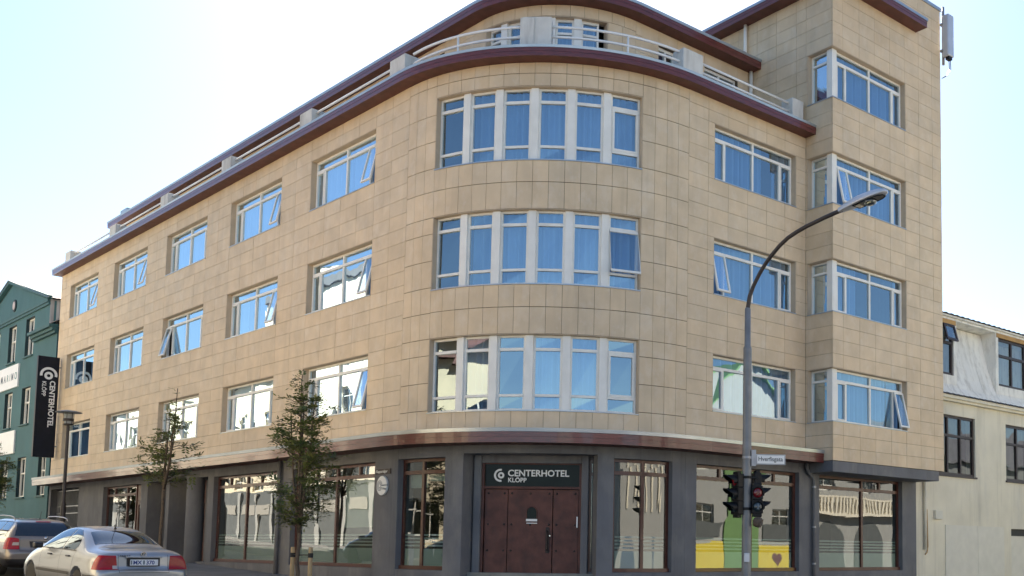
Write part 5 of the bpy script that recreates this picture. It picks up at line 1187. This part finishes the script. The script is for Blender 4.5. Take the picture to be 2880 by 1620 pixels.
def poly_yz(pts, xmax):
    c = (sum(p[0] for p in pts) / len(pts), sum(p[1] for p in pts) / len(pts)); pl = [((xmax, 0, 0), (1, 0, 0))]
    for (a, b) in zip(pts, pts[1:] + pts[:1]):
        ny, nz = b[1] - a[1], a[0] - b[0]
        if (c[0] - a[0]) * ny + (c[1] - a[1]) * nz > 0: ny, nz = -ny, -nz
        pl.append(((0, a[0], a[1]), (0, ny, nz)))
    return pl
def wheel(ax, sg, wr, y, parent):
    f = (0, sg, 0); o = Vector((ax, sg * (y - .20), wr))
    mb = MB(); mb.lathe(o, [(wr * .62, 0), (wr * .95, .0), (wr, .03), (wr, .17), (wr * .95, .20), (wr * .66, .205)], 32, axis=f); w = mb.build('wheel', 'rubber', parent); smooth_angle(w, 40)
    mb = MB(); mb.lathe(o, [(wr * .66, .16), (wr * .66, .20), (wr * .60, .185), (wr * .16, .175), (wr * .12, .20)], 32, axis=f); r = mb.build('rim', 'alloy', w); smooth_angle(r, 40)
    for k in range(7):
        t = 2 * math.pi * k / 7; mb = MB(); c, s = math.cos(t), math.sin(t); c2, s2 = math.cos(t + .45), math.sin(t + .45)
        mb.quad([o + Vector((c * wr * .28, sg * .202, s * wr * .28)), o + Vector((c2 * wr * .28, sg * .202, s2 * wr * .28)), o + Vector((c2 * wr * .56, sg * .202, s2 * wr * .56)), o + Vector((c * wr * .56, sg * .202, s * wr * .56))]); mb.build('rim_slot', 'car_dark', w, recalc=False)
def hp(zb, w1, wm, z3, z4, wb, zbelt, wr, zr, zroof, m=.68):
    return [(0, zb), (w1 * .85, zb), (w1, zb + .06), (wm, z3), (wm, z4), (wb, zbelt), (wr, zr), (wr * m, zroof - .012), (0, zroof)]
def place_car(T, X, Y, yaw, axle):
    f = Vector((math.cos(yaw), math.sin(yaw), 0)); p = Vector((X, Y, 0)) - f * axle; T.location = (p.x, p.y, gz(p.y) - 0.02)
    T.rotation_euler = (0, -math.atan((gz(p.y + 4) - gz(p.y)) / 4 * math.sin(yaw)), yaw)
# ---- silver saloon
SC = thing('silver_saloon_car', 'silver saloon car parked at the kerb, plate MX 370', 'car')
WR = .312; AX = (1.07, 3.77)
stn = [(0.00, hp(.36, .60, .70, .44, .55, .66, .61, .50, .635, .64)), (0.045, hp(.31, .70, .80, .42, .56, .78, .635, .62, .655, .66)), (0.10, hp(.28, .76, .845, .42, .60, .80, .66, .70, .69, .70)), (0.105, hp(.28, .78, .85, .42, .62, .80, .80, .72, .90, .93)),
       (0.15, hp(.26, .80, .86, .42, .64, .815, .885, .69, .985, 1.01)), (0.42, hp(.22, .82, .868, .44, .66, .83, .925, .69, 1.03, 1.055)), (0.85, hp(.20, .82, .87, .45, .68, .84, .945, .665, 1.055, 1.085)), (1.18, hp(.20, .82, .87, .45, .68, .845, .95, .625, 1.215, 1.25)),
       (1.55, hp(.20, .82, .87, .45, .68, .845, .955, .585, 1.355, 1.405)), (2.0, hp(.20, .82, .87, .45, .68, .845, .955, .565, 1.405, 1.46)), (2.6, hp(.20, .82, .87, .45, .68, .84, .95, .565, 1.40, 1.455)), (3.02, hp(.20, .82, .87, .45, .68, .835, .945, .60, 1.30, 1.35)),
       (3.45, hp(.20, .82, .868, .45, .68, .83, .93, .68, 1.08, 1.11)), (3.75, hp(.20, .82, .865, .45, .66, .82, .89, .70, .97, 1.0)), (4.25, hp(.20, .80, .84, .44, .62, .77, .80, .64, .88, .91)), (4.55, hp(.22, .74, .76, .42, .56, .68, .66, .54, .72, .75)), (4.66, hp(.30, .60, .64, .42, .50, .58, .56, .44, .58, .60))]
body, whole = car_shell(stn, AX, WR)
body.materials.clear(); body.materials.append(MATS['silver_paint']); body.polygons.foreach_set('use_smooth', [True] * len(body.polygons))
bo = bpy.data.objects.new('body', body); COL.objects.link(bo); bo.parent = SC
for sg in (1, -1):
    patch(whole, poly_xz([(1.40, .985), (2.03, .985), (2.03, 1.385), (1.80, 1.365), (1.58, 1.285), (1.40, 1.15), (1.33, 1.06)], sg), .004, 'side_window', 'auto_glass', SC)
    patch(whole, poly_xz([(2.09, .985), (3.22, .985), (3.02, 1.14), (2.8, 1.27), (2.6, 1.34), (2.35, 1.385), (2.09, 1.39)], sg), .004, 'side_window', 'auto_glass', SC)
    patch(whole, poly_xz([(1.30, .965), (3.30, .965), (3.30, .985), (1.30, .985)], sg), .006, 'window_trim', 'car_dark', SC)
    patch(whole, poly_xz([(1.46, .50), (3.36, .50), (3.36, .555), (1.46, .555)], sg), .012, 'side_moulding', 'seam', SC)
    patch(whole, poly_xz([(.12, .50), (.70, .50), (.70, .545), (.12, .545)], sg), .010, 'side_moulding', 'seam', SC)
    for x in (2.06, 3.2): patch(whole, poly_xz([(x, .30), (x + .008, .30), (x + .008, .97), (x, .97)], sg), .001, 'door_seam', 'seam', SC)
    patch(whole, poly_xz([(1.36, .62), (1.37, .62), (1.30, .97), (1.29, .97)], sg), .001, 'door_seam', 'seam', SC)
    for x in (1.52, 2.55): mb = MB(); mb.box(x, x + .17, sg * .848 - .03, sg * .848 + .03, .845, .875); mb.build('door_handle', 'seam', SC, bevel=.01)
    pl = poly_yz([(sg * .475, .655), (sg * 1.0, .655), (sg * 1.0, .915), (sg * .80, .925), (sg * .50, .925)], .40)
    patch(whole, pl + [((.30, 0, .66), (1, 0, .30))], .007, 'tail_light', 'tail_red', SC)
    if sg > 0: patch(whole, poly_yz([(sg * .48, .665), (sg * .565, .665), (sg * .565, .735), (sg * .48, .735)], .3), .010, 'reverse_light', 'tail_clear', SC)
    mb = MB(); mb.box(3.02, 3.16, sg * .86 - (.0 if sg > 0 else .17), sg * .86 + (.17 if sg > 0 else .0), .96, 1.08); mb.build('wing_mirror', 'car_dark', SC, bevel=.03)
    patch(whole, poly_yz([(sg * .456, .60), (sg * .464, .60), (sg * .464, .945), (sg * .456, .945)], .3), .002, 'lid_seam', 'seam', SC)
    for ax in AX: wheel(ax, sg, WR, .845, SC)
def cab(planes_x, ya, yb, zmin):
    (x0, x1) = planes_x; pl = [((x0, 0, 0), (-1, 0, 0)), ((x1, 0, 0), (1, 0, 0)), ((0, 0, zmin), (0, 0, -1))]
    for sg in (1, -1):
        d = Vector((x1 - x0, sg * (yb - ya), 0)); nn = Vector((-d.y, d.x, 0)) * sg; pl.append(((x0, sg * ya, 0), nn))
    return pl
patch(whole, cab((.93, 1.50), .60, .50, 1.0), .004, 'rear_window', 'auto_glass', SC); patch(whole, cab((3.05, 3.62), .50, .66, 1.0), .004, 'windscreen', 'auto_glass', SC)
patch(whole, poly_yz([(-.46, .600), (.46, .600), (.46, .607), (-.46, .607)], .25), .003, 'lid_seam', 'seam', SC)
patch(whole, poly_yz([(-.95, .25), (.95, .25), (.95, .475), (-.95, .475)], .55), .008, 'bumper_skirt', 'car_dark', SC)
patch(whole, poly_yz([(-.31, .72), (.31, .72), (.31, .885), (-.31, .885)], .3), .003, 'plate_recess_shade', 'seam', SC)  # dark patch on flush bodywork: the recess's shade put into its colour
mb = MB(); mb.box(.045, .10, -.33, .33, .882, .915); mb.build('boot_strip', 'silver_paint', SC, bevel=.01)
mb = MB(); mb.box(.058, .085, -.27, .27, .728, .866); np_ = mb.build('number_plate_holder', 'car_dark', SC)
mb = MB(); mb.box(.053, .0578, -.258, .258, .740, .855); mb.build('number_plate', 'plate_white', np_)
put_text('lettering', 'MX', .105, (.052, .205, .760), (0, -1, 0), (0, 0, 1), 'plate_blue', np_, .001, .003, sx=1.0)
put_text('lettering', '370', .105, (.052, -.035, .760), (0, -1, 0), (0, 0, 1), 'plate_blue', np_, .001, .003, sx=1.0)
mb = MB(); mb.box(.0515, .0528, -.01, .022, .757, .838); mb.box(.0515, .0528, .222, .246, .757, .838); mb.build('plate_sticker', 'text_grey', np_)
em = MB(); F_ = lambda x, y, d: (.100 - d, -x, .955 + y)
ring_sector(em, F_, 0, 0, .040, .050, 0, 360, d=.008)
for a, b in (((-.024, .03), (0, -.002)), ((.024, .03), (0, -.002)), ((-.034, .008), (-.016, -.034)), ((-.016, -.034), (0, -.002)), ((0, -.002), (.016, -.034)), ((.016, -.034), (.034, .008))): em.tube([F_(a[0], a[1], .004), F_(b[0], b[1], .004)], .005, 6)
em.build('badge', 'chrome', SC)
mb = MB(); mb.lathe((.112, 0, .955), [(.05, 0), (.048, .008)], 20, axis=(-1, 0, .2)); mb.build('badge_disc', 'seam', SC)
put_text('lettering', 'PASSAT', .045, (.096, .44, .905), (0, -1, 0), (.15, 0, 1), 'seam', SC, .002, .001, sx=1.3)
mb = MB(); mb.lathe((1.62, 0, 1.405), [(.03, 0), (.018, .03), (.01, .045)], 10); mb.tube([(1.62, 0, 1.44), (1.52, 0, 1.85)], .005, 6); mb.build('aerial', 'car_dark', SC)
place_car(SC, -6.432, 4.484, R(95.99), AX[0])
# ---- taupe estate
EC = thing('grey_estate_car', 'taupe grey estate car with roof rails parked ahead of the silver car', 'car')
WR = .317; AX = (0.98, 3.56)
stn = [(0.00, hp(.36, .62, .72, .44, .55, .68, .60, .52, .62, .625)), (0.04, hp(.31, .72, .82, .42, .58, .80, .64, .66, .66, .665)), (0.085, hp(.28, .78, .86, .42, .62, .83, .70, .74, .72, .73)), (0.09, hp(.28, .80, .87, .42, .64, .835, .86, .77, .97, .985)),
       (0.13, hp(.26, .81, .88, .42, .66, .845, .96, .74, 1.05, 1.06)), (0.28, hp(.22, .82, .885, .44, .68, .85, .975, .66, 1.27, 1.29)), (0.42, hp(.20, .82, .885, .45, .68, .85, .975, .60, 1.40, 1.425)), (0.75, hp(.20, .82, .885, .45, .68, .85, .975, .595, 1.425, 1.46)),
       (1.5, hp(.20, .82, .885, .45, .68, .85, .97, .595, 1.43, 1.475)), (2.3, hp(.20, .82, .885, .45, .68, .85, .965, .59, 1.42, 1.47)), (2.85, hp(.20, .82, .88, .45, .68, .845, .955, .62, 1.30, 1.36)), (3.3, hp(.20, .82, .88, .45, .68, .84, .94, .69, 1.08, 1.12)), (3.6, hp(.20, .82, .875, .45, .66, .83, .90, .71, .99, 1.02)), (4.1, hp(.20, .80, .85, .44, .62, .78, .82, .66, .90, .93)), (4.42, hp(.22, .74, .78, .42, .56, .70, .68, .56, .74, .77)), (4.55, hp(.30, .60, .66, .42, .50, .60, .56, .46, .59, .61))]
body, whole = car_shell(stn, AX, WR)
body.materials.clear(); body.materials.append(MATS['taupe_paint']); body.polygons.foreach_set('use_smooth', [True] * len(body.polygons))
bo = bpy.data.objects.new('body', body); COL.objects.link(bo); bo.parent = EC
for sg in (1, -1):
    patch(whole, poly_xz([(.50, 1.01), (1.12, 1.005), (1.12, 1.385), (.66, 1.375), (.54, 1.28)], sg), .004, 'side_window', 'auto_glass', EC)
    patch(whole, poly_xz([(1.18, 1.005), (1.92, 1.0), (1.92, 1.39), (1.18, 1.39)], sg), .004, 'side_window', 'auto_glass', EC)
    patch(whole, poly_xz([(1.98, 1.0), (3.02, .99), (2.85, 1.13), (2.6, 1.29), (2.4, 1.37), (1.98, 1.39)], sg), .004, 'side_window', 'auto_glass', EC)
    patch(whole, poly_yz([(sg * .585, .70), (sg * 1.0, .70), (sg * 1.0, .985), (sg * .70, .99), (sg * .60, .97)], .45) + [((.30, 0, .8), (1, 0, .1))], .008, 'tail_light', 'tail_red', EC)
    patch(whole, poly_yz([(sg * .60, .80), (sg * .75, .80), (sg * .73, .875), (sg * .60, .875)], .35), .012, 'reverse_light', 'tail_clear', EC)
    patch(whole, poly_yz([(sg * .572, .66), (sg * .580, .66), (sg * .58, 1.0), (sg * .572, 1.0)], .3), .002, 'tailgate_seam', 'seam', EC)
    mb = MB(); mb.tube([(.55, sg * .60, 1.42), (.66, sg * .60, 1.49), (.9, sg * .60, 1.515), (1.6, sg * .60, 1.525), (2.2, sg * .60, 1.505), (2.38, sg * .60, 1.44)], .016, 8); mb.build('roof_rail', 'alloy', EC, smooth=True)
    for ax in AX: wheel(ax, sg, WR, .86, EC)
    mb = MB(); mb.box(2.85, 2.99, sg * .87 - (.0 if sg > 0 else .17), sg * .87 + (.17 if sg > 0 else .0), .97, 1.10); mb.build('wing_mirror', 'taupe_paint', EC, bevel=.03)
    for x in (1.15, 1.95): patch(whole, poly_xz([(x, .30), (x + .008, .30), (x + .008, .98), (x, .98)], sg), .001, 'door_seam', 'seam', EC)
patch(whole, poly_yz([(-.69, 1.035), (.69, 1.035), (.575, 1.37), (-.575, 1.37)], .50), .004, 'rear_window', 'auto_glass', EC)
patch(whole, poly_yz([(-.17, 1.378), (.17, 1.378), (.17, 1.400), (-.17, 1.400)], .5), .012, 'brake_light', 'tail_red', EC)
patch(whole, poly_yz([(-.58, .655), (.58, .655), (.58, .665), (-.58, .665)], .25), .003, 'tailgate_seam', 'seam', EC)
patch(whole, poly_yz([(-.95, .25), (.95, .25), (.95, .46), (-.95, .46)], .55), .008, 'bumper_skirt', 'car_dark', EC)
patch(whole, poly_yz([(-.34, .745), (.34, .745), (.37, .905), (-.37, .905)], .3), .003, 'plate_recess_shade', 'car_dark', EC)  # flat dark patch, painted as the shade round the plate
mb = MB(); mb.box(.03, .055, -.265, .265, .752, .872); np_ = mb.build('number_plate', 'plate_white', EC)
mb = MB(); mb.lathe((.10, 0, .985), [(.045, 0), (.04, .018), (.02, .022)], 18, axis=(-1, 0, .1)); mb.build('badge', 'chrome', EC)
mb = MB(); mb.lathe((.75, 0, 1.455), [(.03, 0), (.018, .02), (.008, .03)], 10); mb.tube([(.75, 0, 1.47), (.64, 0, 1.66)], .005, 6); mb.build('aerial', 'car_dark', EC)
patch(whole, cab((2.88, 3.46), .52, .68, 1.0), .004, 'windscreen', 'auto_glass', EC)
place_car(EC, -6.41, 12.87, R(94.03), AX[0])
